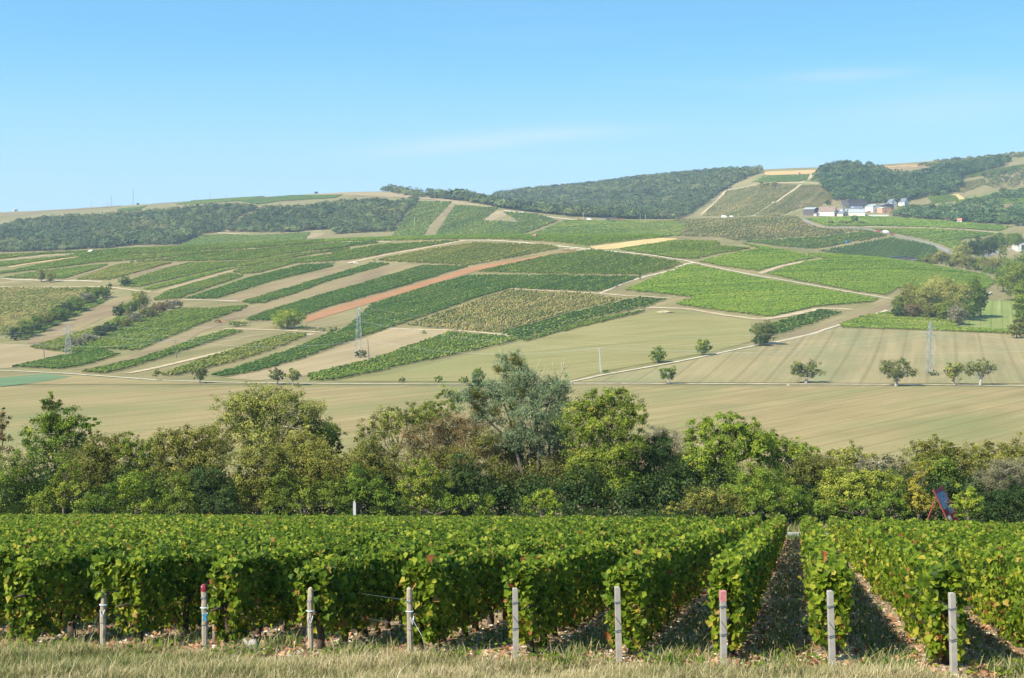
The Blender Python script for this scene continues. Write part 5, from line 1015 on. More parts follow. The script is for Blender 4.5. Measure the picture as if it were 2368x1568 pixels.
for k, (x, y0, y1, hw, pal) in enumerate([(175, 785, 804, 20, 'grey'), (205, 776, 794, 20, 'grey'), (232, 757, 782, 20, 'dark'), (256, 747, 770, 20, 'dark'), (285, 738, 760, 22, 'olive'), (312, 728, 748, 22, 'grey'), (340, 716, 737, 22, 'olive'), (368, 704, 724, 22, 'rust'), (398, 697, 714, 22, 'grey'), (300, 700, 728, 24, 'green'), (275, 712, 734, 14, 'dark')]):
    y0 -= 6; hw *= 1.25
    ftree('bramble bush on the bank behind the left pylon, ' + ['lowest grey one', 'second from the bottom', 'lower dark one', 'upper dark one', 'olive above the dark pair', 'grey middle one', 'olive one near the top', 'reddish one', 'topmost grey one', 'large green one', 'small dark one beside the brown strip'][k], x, y0, y1, hw, pal, trunk=False, name='bush', cat='bush', group='bushes on the bramble bank', base_t=.4)
for k, (x, y0, y1, hw, pal) in enumerate([(550, 742, 755, 30, 'green'), (700, 752, 762, 22, 'green'), (770, 755, 768, 16, 'green'), (740, 757, 766, 18, 'green'), (505, 738, 747, 10, 'rust'), (980, 764, 772, 8, 'green'), (885, 835, 840, 6, 'olive')][:6]):
    ftree('low scrub patch below the red strip, ' + ['long one at its left', 'one under the big leafy tree', 'dark one at its right', 'one between the leafy tree and dark scrub', 'small red one', 'tiny one on the dirt track'][k], x, y0, y1, hw, pal, trunk=False, name='bush', cat='bush', base_t=.45)
# the grove at the right
GR = 'trees and bushes of the round grove'
for k, (x, y0, y1, hw, pal, bt, lab) in enumerate([(2175, 632, 722, 44, 'willow', .56, 'tallest pale tree in the middle of the grove'), (2215, 650, 730, 40, 'willow', .48, 'pale tree right of the tallest in the grove'), (2250, 637, 728, 30, 'green', .46, 'green tree at the right side of the grove'), (2130, 650, 722, 34, 'willow', .36, 'grey green tree left of the tallest in the grove'), (2105, 648, 715, 26, 'olive', .56, 'olive yellow tree at the left end of the grove'),
      (2080, 680, 725, 22, 'yellowgreen', .42, 'low yellow green bush at the left tip of the grove'), (2075, 708, 732, 18, 'dark', .6, 'dark low bush at the front left of the grove'), (2110, 700, 736, 24, 'rust', .25, 'brownish bush at the front of the grove'), (2145, 695, 738, 24, 'olive', .45, 'olive bush at the front of the grove'), (2180, 695, 742, 26, 'yellowgreen', .40, 'green bush at the front middle of the grove'), (2215, 705, 752, 28, 'grey', .40, 'grey twiggy bush at the front right of the grove'), (2240, 690, 740, 22, 'green', .3, 'dark green bush at the right front of the grove'), (2268, 660, 722, 20, 'green', .42, 'green bushy tree at the right end of the grove')]):
    ftree(lab, x, y0, y1, hw, pal, trunk=False, group=GR, base_t=bt, name='tree' if y1 - y0 > 50 else 'bush', cat='tree' if y1 - y0 > 50 else 'bush', d=PW(min(x, 2230), min(y1, 752))[1] if y1 > 735 else PW(x, 738)[1] + (738 - y1) * .8)
# trees along the right edge and behind the crest
ER = 'trees of the wooded right edge'
for k, (x, y0, y1, hw, pal, bt, d, lab) in enumerate([(2370, 645, 790, 34, 'green', .42, 690, 'large dark tree at the right edge beside the meadow'), (2350, 730, 785, 22, 'olive', .42, 680, 'tree at the lower right corner of the meadow'), (2318, 622, 668, 26, 'green', .45, 930, 'tree with dark shadow at the top of the meadow'), (2350, 600, 690, 40, 'yellowgreen', .42, 880, 'yellowish tree at the right edge above the meadow'),
      (2300, 590, 640, 34, 'olive', .48, 1120, 'olive tree above the end of the hilltop vineyard'), (2265, 588, 630, 28, 'yellowgreen', .40, 1130, 'yellowish tree above the hilltop vineyard end'), (2235, 585, 625, 22, 'olive', .45, 1130, 'tree left of the yellowish tree above the crest'), (2205, 580, 622, 26, 'willow', .38, 1140, 'pale tree at the lower end of the village lane'), (2165, 580, 615, 34, 'olive', .45, 1130, 'olive tree right of the dark barn roofs'), (2135, 588, 612, 22, 'green', .40, 1130, 'green tree touching the dark barn roofs'),
      (2225, 560, 600, 26, 'willow', .42, 1200, 'pale tree at the bend of the lane'), (2262, 545, 598, 26, 'dark', .6, 1240, 'dark tree right of the lane end'), (2240, 555, 592, 22, 'dark', .55, 1235, 'dark tree left of the darkest one by the lane'), (2290, 545, 590, 22, 'dark', .62, 1250, 'dark tree above the parked cars at right'), (2318, 558, 620, 10, 'green', .55, 1160, 'slim poplar left of the white house'), (2310, 535, 580, 24, 'green', .42, 1290, 'green tree behind the slim poplar'), (2345, 535, 572, 26, 'green', .45, 1300, 'green tree behind the white modern house'), (2340, 590, 640, 34, 'green', .42, 1100, 'green tree below the white modern house'), (2375, 570, 640, 26, 'green', .48, 1090, 'tree at the right edge below the white house'), (2285, 615, 648, 22, 'green', .4, 1080, 'small dark green tree at the crest end')]):
    ftree(lab, x, y0, y1, hw, pal, trunk=False, group=ER, base_t=bt, d=d, size=.7)
# --- woods on the far slopes: one mass each ---
def blob_proto(k, nq):
    rg = np.random.default_rng(k); d = rg.normal(size=(nq, 3)); d[:, 2] = np.abs(d[:, 2]) * 1.1 - .35; d = unit(d)
    r = .8 + .25 * rg.random(nq); P = d * r[:, None]; N = unit(.62 * d + .13 * rg.normal(size=(nq, 3)) + np.array([-.1, -.12, .45])); return P, N
PROTO = [blob_proto(k, 110) for k in range(8)]
def wood(label, poly, layer, spacing, rad, hgt, pal, base_t, extra_pal=None, name='wood', q=1.0, inset=0.0):
    W = np.array([PW(x, y, layer) for x, y in poly]); lo, hi = W.min(0), W.max(0); parts = []
    pts = []
    for Y in np.arange(lo[1], hi[1], spacing):
        for a, b in poly_spans([tuple(p) for p in W], Y):
            xs = np.arange(a, b, spacing); pts.append(np.column_stack([xs + R.uniform(-.45, .45, len(xs)) * spacing, np.full(len(xs), Y) + R.uniform(-.45, .45, len(xs)) * spacing]))
    pts = np.concatenate(pts); z = H(pts[:, 0], pts[:, 1]); Ps, Ns, Ls, Ts = [], [], [], []
    patch = np.sin(pts[:, 0] * .02 + 1) * np.sin(pts[:, 1] * .017) + .5 * np.sin(pts[:, 0] * .06 + pts[:, 1] * .045)
    for k in range(len(pts)):
        P, N = PROTO[int(R.integers(8))]; s = rad * math.exp(R.normal(-.05, .32)); hh = hgt * (.55 + .75 * R.random()); a = R.random() * 6.28; ca, sa = math.cos(a), math.sin(a)
        Q = np.column_stack([P[:, 0] * ca - P[:, 1] * sa, P[:, 0] * sa + P[:, 1] * ca, P[:, 2]]); Nn = np.column_stack([N[:, 0] * ca - N[:, 1] * sa, N[:, 0] * sa + N[:, 1] * ca, N[:, 2]])
        Ps.append(Q * np.array([s, s, hh * .5]) + np.array([pts[k, 0], pts[k, 1], z[k] + hh * .5])); Ns.append(Nn); Ls.append(np.full(len(P), s * .38 * q) * (0.7 + .6 * R.random(len(P))))
        Ts.append(np.full(len(P), 0.13 * R.normal() + .13 * patch[k]) + .06 * R.normal(size=len(P)))
    root = thing(name, label, 'wood', (pts[:, 0].mean(), pts[:, 1].mean(), 0)); root['kind'] = 'stuff'
    o = crown('trees', root, [(np.concatenate(Ps), np.concatenate(Ns), np.concatenate(Ls), np.concatenate(Ts))], LM[pal], base_t, 1.0, ground=False); o['kind'] = 'stuff'
    return root
PAL2 = {'farblue': [(0, (0.022, 0.045, 0.018)), (.35, (0.05, 0.083, 0.03)), (.6, (0.085, 0.115, 0.042)), (.85, (0.13, 0.135, 0.06)), (1, (0.17, 0.12, 0.07))]}
PAL2['farblue'] = [(a, (c[0] * 1.45, c[1] * 1.28, c[2] * 1.05)) for a, c in PAL2['farblue']]
LM['farblue'] = leafmat('leaves of the far woods', PAL2['farblue'], 0.0, .7)
wood('dense wood covering the far slope at the left', A([(-300, 545), (0, 532), (130, 490), (330, 472), (700, 452), (960, 434), (1290, 404), (1600, 386), (1690, 400), (1580, 435), (1460, 540), (1330, 560), (1180, 628), (900, 628), (650, 655), (350, 668), (0, 678), (-300, 680)]), 'far', 5.6, 3.5, 8, 'farblue', .42)
wood('wood on the far slope between strip field and spur vineyard', [(532, 536), (580, 508), (622, 490), (700, 487), (760, 478), (867, 470), (905, 476), (965, 466), (951, 480), (905, 536), (786, 541), (770, 530), (660, 538)], 'far', 5.6, 3.5, 8, 'farblue', .44)
wood('wooded ridge on the skyline right of the lone tree', [(890, 444), (960, 455), (1060, 459), (1150, 456), (1240, 446), (1290, 438), (1390, 427), (1440, 421), (1500, 418), (1600, 409), (1690, 403), (1765, 399), (1735, 410), (1690, 430), (1655, 450), (1610, 485), (1570, 506), (1480, 508), (1330, 502), (1180, 484), (1080, 466), (1000, 459)], 'far', 7.2, 4.6, 11, 'farblue', .38)
wood('dark wood above the village at right', [(1905, 395), (1960, 387), (2010, 393), (2040, 402), (2100, 414), (2130, 409), (2200, 390), (2300, 378), (2330, 370), (2320, 385), (2220, 410), (2205, 448), (2130, 458), (2060, 472), (1980, 470), (1940, 462), (1905, 430), (1900, 405)], 'far', 6.8, 4.7, 11, 'far', .38)
wood('belt of trees between the village and the right edge', [(2110, 492), (2140, 484), (2200, 487), (2290, 494), (2380, 502), (2500, 507), (2500, 528), (2367, 524), (2230, 514), (2100, 504), (2070, 499)], 'far', 8.5, 4.6, 8, 'far', .55)
wood('scrub on the far right slope below the skyline', [(2130, 385), (2200, 370), (2300, 362), (2367, 357), (2500, 352), (2500, 362), (2300, 372), (2200, 385)], 'far', 12, 3.6, 4.5, 'farblue', .40)
wood('bushes scattered on the lower right slope', [(2210, 478), (2300, 455), (2367, 440), (2367, 460), (2290, 480), (2230, 490)], 'far', 13, 4.0, 6, 'far', .5)
wood('scrub scattered over the brown slope at the far right', C([(2060, 250), (2304, 215), (2480, 205), (2480, 320), (2304, 335), (2080, 330)]), 'far', 13, 3.2, 4.5, 'farblue', .42)
wood('hedge of scrub along the lower right slope', C([(1780, 505), (1900, 470), (2150, 445), (2160, 462), (1950, 500), (1850, 535)]), 'far', 9, 3.4, 5, 'farblue', .40)
wood('trees behind the small red roofed house at right', C([(1900, 545), (2010, 520), (2304, 470), (2480, 460), (2480, 560), (2304, 575), (2050, 570)]), 'far', 10, 4.2, 7, 'far', .45)
# single far trees
FG = 'single trees on the far hills'
def fartree(label, x, ytop, ybase, hw, pal='far', bt=.45, d=None): return ftree(label, x, ytop, ybase, hw, pal, trunk=False, layer='far', group=FG, base_t=bt, size=1.3, d=d)
ftree('lone round tree on the skyline of the far ridge', 1216, 431, 446, 8, 'dark', d=2870, size=1.6, group=FG, base_t=.6)
fartree('small bush on the left skyline', 731, 443, 449, 5, 'dark', .5)
fartree('dark round tree on the lane below the village', 1975, 496, 514, 10, 'dark', .6)
fartree('dark bush left of the village barn', 1914, 460, 474, 10, 'dark', .6)
fartree('tree behind the pale village house', 2070, 453, 475, 16, 'far', .45)
fartree('tree left of the white shed at the village', 2005, 458, 472, 12, 'far', .5)
fartree('tree right of the village houses', 2110, 470, 492, 18, 'far', .48)
fartree('bush pair below the golden field, left', 1765, 418, 434, 14, 'willow', .3)
fartree('bush pair below the golden field, right', 1790, 418, 432, 11, 'willow', .35)
fartree('small tree on the right skyline', 2207, 362, 373, 6, 'dark', .5)
fartree('dark tree on the far right slope', 2318, 432, 448, 11, 'far', .4)
fartree('tree at the right edge of the far slope', 2255, 490, 510, 14, 'far', .6)
fartree('bush left of the far right field', 2230, 462, 480, 15, 'far', .5)
for k, x in enumerate((1925, 1945, 1962, 1990)): fartree('low hedge bush along the lane below the village, ' + ['leftmost', 'second', 'third', 'rightmost'][k], x, 510, 519, 13, 'grey', .3)
# ------------------------------------------------------------------ pylons, poles and wires
M['steel'] = plain('galvanised steel', (0.31, 0.34, 0.37), 0.5, 0.35, var=.1)
M['pole'] = plain('concrete pole', (0.38, 0.38, 0.37), 0.85, var=.12)
M['darkpole'] = plain('dark timber pole', (0.14, 0.13, 0.12), 0.9)
M['cable'] = plain('aluminium cable', (0.5, 0.52, 0.52), 0.4, 0.3)
M['insul'] = plain('glass insulator', (0.25, 0.30, 0.30), 0.3)
def pylon(label, x, ytop, ybase):
    X, d = PW(x, ybase); z0 = hz(X, d); h = (EY - ytop) / F * d - z0
    root = thing('power_pylon', label, 'pylon', (X, d, z0), math.radians(20), 'lattice power pylons')
    def half(z): t = z / h; return 1.45 * (1 - t) + .32 * t if t < .78 else .58 - (t - .78) * 1.1
    lv = [h * t for t in (0, .1, .2, .3, .39, .47, .55, .62, .69, .75, .81, .87, .93, 1.0)]
    legs = [(-1, -1), (1, -1), (1, 1), (-1, 1)]
    for sx, sy in legs:
        mb = MB(); mb.tube([(sx * half(z), sy * half(z), z) for z in lv], .08, 4); mb.build('leg', M['steel'], root)
    br = MB()
    for i in range(len(lv) - 1):
        a, b = half(lv[i]), half(lv[i + 1])
        for (p, q_) in ((0, 1), (1, 2), (2, 3), (3, 0)):
            P, Q = legs[p], legs[q_]
            if i % 2: P, Q = Q, P
            br.tube([(P[0] * a, P[1] * a, lv[i]), (Q[0] * b, Q[1] * b, lv[i + 1])], .028, 4)
            br.tube([(P[0] * b, P[1] * b, lv[i + 1]), (Q[0] * b, Q[1] * b, lv[i + 1])], .024, 4)
    br.build('bracing', M['steel'], root)
    tips = []
    for sgn, t in ((-1, .80), (1, .74), (1, .90)):
        L = 2.0; mb = MB(); z = h * t; w = half(z)
        for sy in (-1, 1): mb.tube([(sgn * w, sy * w, z), (sgn * (w + L), 0, z)], .05, 4); mb.tube([(sgn * w, sy * w, z + .7), (sgn * (w + L), 0, z)], .04, 4)
        a = mb.build('cross_arm', M['steel'], root)
        ib = MB(); ib.tube([(sgn * (w + L), 0, z), (sgn * (w + L), 0, z - .25), (sgn * (w + L), 0, z - 1.0)], [.04, .09, .05], 6); ib.build('insulator', M['insul'], a)
        c, s_ = math.cos(root.rotation_euler.z), math.sin(root.rotation_euler.z)
        tips.append(Vector((X + sgn * (w + L) * c, d + sgn * (w + L) * s_, z0 + z - 1.0)))
    ub = MB(); ub.tube([(0, 0, h), (0, 0, h + .5)], .06, 4); ub.build('peak', M['steel'], root)
    tips.append(Vector((X, d, z0 + h + .5)))
    return tips
P1 = pylon('lattice pylon at the left in front of the bramble bank', 157, 748, 819)
P2 = pylon('lattice pylon in the middle standing on the tan plot', 829, 711, 825)
P3 = pylon('lattice pylon at the right in the drilled field', 2150, 745, 867)
def wire(a, b, sag, label, r=.015):
    a, b = Vector(a), Vector(b); pts = [a.lerp(b, t) - Vector((0, 0, sag * 4 * t * (1 - t))) - a for t in np.linspace(0, 1, 33)]
    mb = MB(); mb.tube(pts, r, 4); o = mb.build('power_cable', M['cable']); o.location = a
    tag(o, label, 'cable', 'overhead power cables')
nm = ['left arm cable', 'lower right arm cable', 'upper right arm cable', 'top earth cable']
off1 = P1[0] + Vector((-190, 60, 3)); off3 = P3[0] + Vector((175, -20, -3.5))
for k in range(4):
    d1 = P1[k] - P1[0]; d3 = P3[k] - P3[0]
    wire(off1 + d1, P1[k], 5, nm[k] + ' running from the left pylon out of the left edge')
    wire(P1[k], P2[k], 5.5, nm[k] + ' between the left and the middle pylon')
    wire(P2[k], P3[k], 9, nm[k] + ' between the middle and the right pylon')
    wire(P3[k], off3 + d3, 5, nm[k] + ' running from the right pylon out of the right edge')
def pole(label, x, ytop, ybase, mat, lean=0.0, arm=1.6, r=.14, arm_shape='T', layer='mid', grp='poles of the small power line', name='utility_pole'):
    X, d = PW(x, ybase, layer); z0 = hz(X, d); h = (EY - ytop) / F * d - z0
    root = thing(name, label, 'pole', (X, d, z0), math.radians(15), grp)
    mb = MB(); mb.tube([(0, 0, -.2), (lean * .5, 0, h * .5), (lean, 0, h)], [r * 1.5, r * 1.2, r * .8], 8 if r < .2 else 4); mb.build('shaft', M[mat], root)
    tips = [Vector((X + lean, d, z0 + h))] * 2
    if arm:
        ab = MB()
        if arm_shape == 'T': ab.tube([(lean - arm, 0, h - .25), (lean + arm, 0, h - .25)], .06, 4)
        else: ab.tube([(lean - arm, 0, h + .7), (lean, 0, h - .1), (lean + .2, 0, h - .1)], .06, 4); ab.tube([(lean - arm * .2, 0, h + .85), (lean + arm, 0, h + .75)], .05, 4)
        a = ab.build('cross_arm', M[mat], root)
        for sx in (-1, 1):
            ib = MB(); ib.tube([(lean + sx * arm * .9, 0, h - .2), (lean + sx * arm * .9, 0, h + .15)], .06, 6); ib.build('insulator', M['insul'], a)
        tips = [Vector((X + lean + sx * arm * .9, d, z0 + h + .1)) for sx in (-1, 1)]
    return tips
Q1 = pole('dark pole with crossbar left of the left pylon', 103, 796, 834, 'darkpole', -.5)
Q2 = pole('dark pole among the lower left vine strips', 408, 786, 828, 'darkpole', -.4)
Q3 = pole('dark pole with forked top beside the middle pylon', 853, 786, 838, 'darkpole', -.5, arm_shape='Y', arm=.9)
Q4 = pole('square concrete pole beside the diagonal track', 1389, 804, 861, 'pole', -.7, r=.22, arm=1.3)
offq = [q_ + Vector((-110, 15, 3)) for q_ in Q1]; offq4 = [q_ + Vector((250, 20, 2.0)) for q_ in Q4]
for k in range(2):
    s = ['front', 'rear'][k] + ' thin cable '
    wire(offq[k], Q1[k], 2, s + 'left of the leftmost dark pole', .012); wire(Q1[k], Q2[k], 2, s + 'between the two left dark poles', .012)
    wire(Q2[k], Q3[k], 3, s + 'between the vine strip pole and the forked pole', .012); wire(Q3[k], Q4[k], 4, s + 'between the forked pole and the concrete pole', .012)
    wire(Q4[k], offq4[k], 4, s + 'running right from the concrete pole', .012)
for k, (x, y0, y1, lab) in enumerate([(1590, 512, 529, 'x'), (1133, 493, 513, 'thin pole on the far spur slope'), (958, 501, 522, 'thin pole at the foot of the far spur'), (1349, 490, 508, 'thin pole beside the vans on the far spur'), (1480, 495, 510, 'left pole of a thin pair below the ridge wood'), (1492, 495, 510, 'right pole of a thin pair below the ridge wood')]):
    if k: pole(lab, x, y0, y1, 'pole', 0, 0, .16, layer='far', grp='thin poles on the far slopes')
def mast(label, x, ytop, ybase, hw, lattice=True):
    d = 2480.0; X = (x - CX) / F * d; z0 = hz(X, d); h = (EY - ytop) / F * d - z0
    root = thing('radio_mast', label, 'mast', (X, d, z0), 0, 'masts on the left skyline')
    if lattice:
        for sx, sy in ((-1, -1), (1, -1), (0, 1)):
            mb = MB(); mb.tube([(sx * hw, sy * hw, 0), (sx * hw * .6, sy * hw * .6, h)], .18, 4); mb.build('leg', M['steel'], root)
        br = MB()
        for i in range(14):
            z = h * i / 14; a = hw * (1 - .4 * i / 14); br.tube([(-a, -a, z), (a, -a, z + h / 14)], .10, 3); br.tube([(a, -a, z), (0, a, z + h / 14)], .10, 3); br.tube([(0, a, z), (-a, -a, z + h / 14)], .10, 3)
        br.build('bracing', M['steel'], root)
    else:
        mb = MB(); mb.tube([(0, 0, 0), (0, 0, h)], [.25, .14], 5); mb.build('shaft', M['darkpole'], root)
        mb = MB(); mb.tube([(-1.2, 0, h - .6), (1.2, 0, h - .6)], .1, 4); mb.build('cross_arm', M['darkpole'], root)
mast('tallest lattice radio mast on the left skyline', 308, 435, 472, 1.1); mast('shorter lattice radio mast left of the tallest one', 258, 453, 476, 1.0)
for x, y0, lab in ((212, 467, 'thin pole on the skyline left of the masts'), (238, 469, 'left one of three thin poles beside the shorter mast'), (246, 467, 'middle one of three thin poles beside the shorter mast'), (251, 470, 'right one of three thin poles beside the shorter mast'), (333, 466, 'thin pole on the skyline right of the tallest mast'), (452, 456, 'short thin pole on the skyline between masts and tall thin pole'), (485, 443, 'tall thin pole on the skyline near the plateau vineyards'), (524, 450, 'thin pole on the skyline above the left wood top')):
    mast(lab, x, y0, 480, 0, False)
pole('small pylon on the right skyline', 2243, 358, 369, 'darkpole', 0, 1.6, .3, layer='far', grp='poles on the right skyline')

# ------------------------------------------------------------------ houses and huts
M['white'] = plain('white render', (0.52, 0.51, 0.47), .9, var=.06, scale=.3); M['cream'] = plain('cream render', (0.62, 0.56, 0.45), .9, var=.1, scale=.3)
M['stonewall'] = plain('pale stone wall', (0.46, 0.40, 0.32), .95, var=.25, scale=1.0); M['slate'] = plain('slate roof', (0.13, 0.145, 0.175), .7, var=.12, scale=.4)
M['brownroof'] = plain('brown tile roof', (0.20, 0.14, 0.11), .9, var=.2, scale=.5); M['redroof'] = plain('red tile roof', (0.38, 0.16, 0.10), .9, var=.2, scale=.5)
M['darkclad'] = plain('dark cladding', (0.085, 0.075, 0.075), .7, var=.15, scale=.4); M['greyroof'] = plain('grey sheet roof', (0.27, 0.29, 0.30), .6, var=.1, scale=.3)
M['pinkwall'] = plain('pinkish brick wall', (0.50, 0.27, 0.19), .9, var=.12, scale=.5); M['glass'] = plain('dark window glass', (0.035, 0.045, 0.06), .15, var=.1); M['greenclad'] = plain('grey green render', (.34, .36, .33), .9)
M['solar'] = plain('blue black solar roof', (0.045, 0.06, 0.10), .25, var=.1, scale=.4); M['terracotta'] = plain('orange brown panel', (0.36, 0.15, 0.08), .8); M['blueblock'] = plain('blue grey wall', (.24, .28, .34), .9)
def house(label, x, y, wpx, hpx, lenpx, wallm, roofm, yaw=20, roof=.45, wins=3, layer='far', d=None, name='house', cat='house', doors=1, chim=0, group='buildings of the village'):
    """x,y: foot of the front in the picture; width, wall height and length in picture units; gable along the local y axis"""
    if d is None: X, d = PW(x, y, layer)
    else: X = (x - CX) / F * d
    z0 = hz(X, d); px = d / F; w, h, l = wpx * px / 2, hpx * px, lenpx * px / 2
    root = thing(name, label, cat, (X, d, z0), math.radians(yaw), group)
    mb = MB(); rz = roof * w * 2 * .5
    mb.prism([(-w, -1.5), (w, -1.5), (w, h), (0, h + rz), (-w, h)] if roof else [(-w, -1.5), (w, -1.5), (w, h), (-w, h)], -l, l); mb.build('wall', M[wallm], root)
    rb = MB(); e = .35; t = .22
    if roof:
        k = rz / w
        rb.prism([(-w - e, h - e * k + .05), (0, h + rz + .05), (0, h + rz + t + .05), (-w - e, h - e * k + t + .05)], -l - e, l + e); rb.prism([(0, h + rz + .05), (w + e, h - e * k + .05), (w + e, h - e * k + t + .05), (0, h + rz + t + .05)], -l - e + .01, l + e - .01)
    else: rb.box(-w - .2, w + .2, -l - .2, l + .2, h + .01, h + .5)
    ro = rb.build('roof', M[roofm], root)
    for c in range(chim):
        cb = MB(); cb.box(.3 * w - .4, .3 * w + .4, (-.5 + c) * l - .4, (-.5 + c) * l + .4, h + rz * .5, h + rz + 1.2); cb.build('chimney', M['brownroof'], ro)
    for k in range(wins):
        wx = -l + (k + .7) * 2 * l / (wins + .4); wb = MB(); hh = min(1.3, h * .45)
        wb.box(w + .01, w + .06, wx - .5, wx + .5, h * .35, h * .35 + hh); wb.build('window', M['glass'], root)
        fx = -w + (k + .7) * 2 * w / (wins + .4); wb = MB(); wb.box(fx - .5, fx + .5, -l - .06, -l - .01, h * .35, h * .35 + hh); wb.build('window', M['glass'], root)
    for k in range(doors):
        db = MB(); db.box(-.3 * w - .6, -.3 * w + .6, -l - .08, -l - .012, -.1, min(2.2, h * .8)); db.build('door', M['darkclad'], root)
    return root
def V1(zx, zy): return 3160 * .5779 + zx * .2365 * .5779, 720 * .5779 + zy * .2365 * .5779   # the village close-up
def vh(label, zx, zy, w, h, l, *a, **k):
    x, y = V1(zx, zy); return house(label, x, y, w * 1.15, h * 1.3, l * 1.1, *a, **k)
vh('dark clad barn with grey roof and white base at the left of the village', 360, 595, 22, 10, 26, 'darkclad', 'greyroof', yaw=50, roof=.35, wins=2)
vh('large brown roofed farmhouse left of the church', 640, 605, 24, 7, 34, 'white', 'brownroof', yaw=62, roof=.8, wins=4, chim=1)
vh('second brown roofed house touching the church', 790, 600, 16, 7, 22, 'cream', 'brownroof', yaw=55, roof=.8, wins=3)
vh('small white gabled house in front of the brown roofed farm', 450, 612, 8, 4, 10, 'white', 'brownroof', yaw=20, wins=1)
vh('small cream house left of the brown roofed farm', 540, 590, 7, 5, 10, 'cream', 'redroof', yaw=25, wins=1)
vh('big dark modern hall above the village', 1090, 440, 44, 9, 30, 'darkclad', 'slate', yaw=12, roof=.12, wins=5, name='hall', cat='hall')
vh('dark lower wing of the modern hall', 1150, 468, 46, 6, 20, 'darkclad', 'slate', yaw=10, roof=0, wins=5, name='hall', cat='hall')
vh('white walled winery block with dark flat roof behind the church', 990, 535, 36, 5, 16, 'white', 'slate', yaw=8, roof=0, wins=4)
vh('blue grey block right of the white winery block', 1130, 525, 20, 8, 16, 'blueblock', 'slate', yaw=10, roof=0, wins=2)
vh('long grey roofed shed right of the church', 1130, 605, 22, 5, 34, 'cream', 'greyroof', yaw=75, roof=.6, wins=2, name='shed', cat='shed')
vh('low dark roofed house in front of the church', 890, 618, 16, 5, 16, 'stonewall', 'slate', yaw=35, roof=.6, wins=2)
vh('white gabled warehouse right of the village', 1410, 540, 24, 9, 24, 'white', 'greyroof', yaw=28, roof=.4, wins=1, name='warehouse', cat='warehouse')
vh('dark blue sheet roofed hall behind the pink walled hall', 1610, 500, 24, 8, 24, 'darkclad', 'greyroof', yaw=20, roof=.2, wins=0, name='warehouse', cat='warehouse')
vh('pink walled hall with pale roof', 1590, 555, 22, 8, 18, 'pinkwall', 'cream', yaw=22, roof=.15, wins=1, name='warehouse', cat='warehouse')
vh('white gabled house with slate roof, left of the two upper houses', 1720, 455, 14, 7, 14, 'white', 'slate', yaw=30, roof=1.0, wins=2, chim=1)
vh('white gabled house with slate roof, right of the two upper houses', 1920, 435, 15, 6, 15, 'white', 'slate', yaw=40, roof=1.0, wins=2, chim=1)
# church
x, y = V1(890, 612); X, d = PW(x, y, 'far'); z0 = hz(X, d); px = d / F
ch = thing('church', 'small pale church with pointed slate spire in the village', 'church', (X, d, z0), math.radians(25), 'buildings of the village')
mb = MB(); t = 3.6 * px; hh = 16 * px; mb.box(-t, t, -t, t, -1, hh); mb.build('tower', M['white'], ch)
mb = MB(); mb.tube([(0, 0, hh), (0, 0, hh + 2.5 * px), (0, 0, hh + 16 * px)], [t * 1.45, t * .75, .05], 8); mb.build('spire', M['slate'], ch)
mb = MB(); mb.prism([(-t * 1.5, -1), (t * 1.5, -1), (t * 1.5, hh * .45), (0, hh * .75), (-t * 1.5, hh * .45)], t + .02, t + 20 * px); mb.build('nave', M['cream'], ch)
mb = MB(); mb.prism([(-t * 1.7, hh * .42), (0, hh * .76), (t * 1.7, hh * .42), (t * 1.7, hh * .47), (0, hh * .82), (-t * 1.7, hh * .47)], t + .05, t + 20.5 * px); mb.build('roof', M['brownroof'], ch)
mb = MB(); mb.box(-.5, .5, -t - .05, -t - .01, hh * .65, hh * .85); mb.build('window', M['glass'], ch)
wx, wy = V1(1460, 612); X, d = PW(wx, wy, 'far'); mb = MB(); mb.box(-14, 14, -.3, .3, -.5, 1.6); o = mb.build('garden_wall', M['white']); o.location = (X, d, hz(X, d)); tag(o, 'long low white garden wall right of the village', 'wall')
house('low dark barn with blue black roof just behind the crest', 2080, 603, 66, 6, 26, 'darkclad', 'solar', 8, roof=.10, wins=0, name='barn', cat='barn', group='buildings at the right')
house('grey roofed barn right of the blue black one', 2122, 606, 30, 4, 20, 'darkclad', 'greyroof', 8, roof=.10, wins=0, name='barn', cat='barn', group='buildings at the right')
hw_ = house('white modern house with orange brown panel at the right edge', 2364, 579, 40, 18, 26, 'white', 'greyroof', 8, roof=0, wins=0, group='buildings at the right')
mb = MB(); mb.box(-1.5, 7, -5.66, -5.5, 0.4, 5.4); mb.build('facade_panel', M['terracotta'], hw_); mb = MB(); mb.box(-4.2, -1.7, -5.66, -5.5, .2, 5.2); mb.build('window', M['glass'], hw_)
house('small white house with red roof below the right wood', 2218, 514, 16, 4, 10, 'white', 'redroof', 70, roof=.6, wins=1, group='buildings at the right')
house('tiny pale house half hidden at the right edge', 2362, 522, 10, 5, 10, 'cream', 'slate', 20, roof=.6, wins=1, group='buildings at the right')
house('small stone vineyard hut with red roof on the crest', 1238, 549, 7, 5, 9, 'stonewall', 'redroof', 35, roof=.6, wins=0, layer='mid', name='stone_hut', cat='hut', group=None)
house('grey stone vineyard hut at the left of the crest', 569.5, 566, 4.5, 4.5, 5, 'stonewall', 'stonewall', 20, roof=.3, wins=0, layer='mid', name='stone_hut', cat='hut', group=None)
house('small stone hut under the golden skyline field', 1846, 404, 5, 3, 5, 'stonewall', 'redroof', 30, roof=.5, wins=0, name='stone_hut', cat='hut', group=None)
house('small white tent like shelter on the left edge of the crest', 211, 584, 12, 2.4, 8, 'white', 'white', 60, roof=.5, wins=0, layer='mid', doors=0, name='shelter', cat='shelter', group=None)
house('small white building on the left skyline', 36, 490, 9, 3, 9, 'white', 'white', 30, roof=.8, wins=0, name='hut', cat='hut', group=None, d=2500, doors=0)
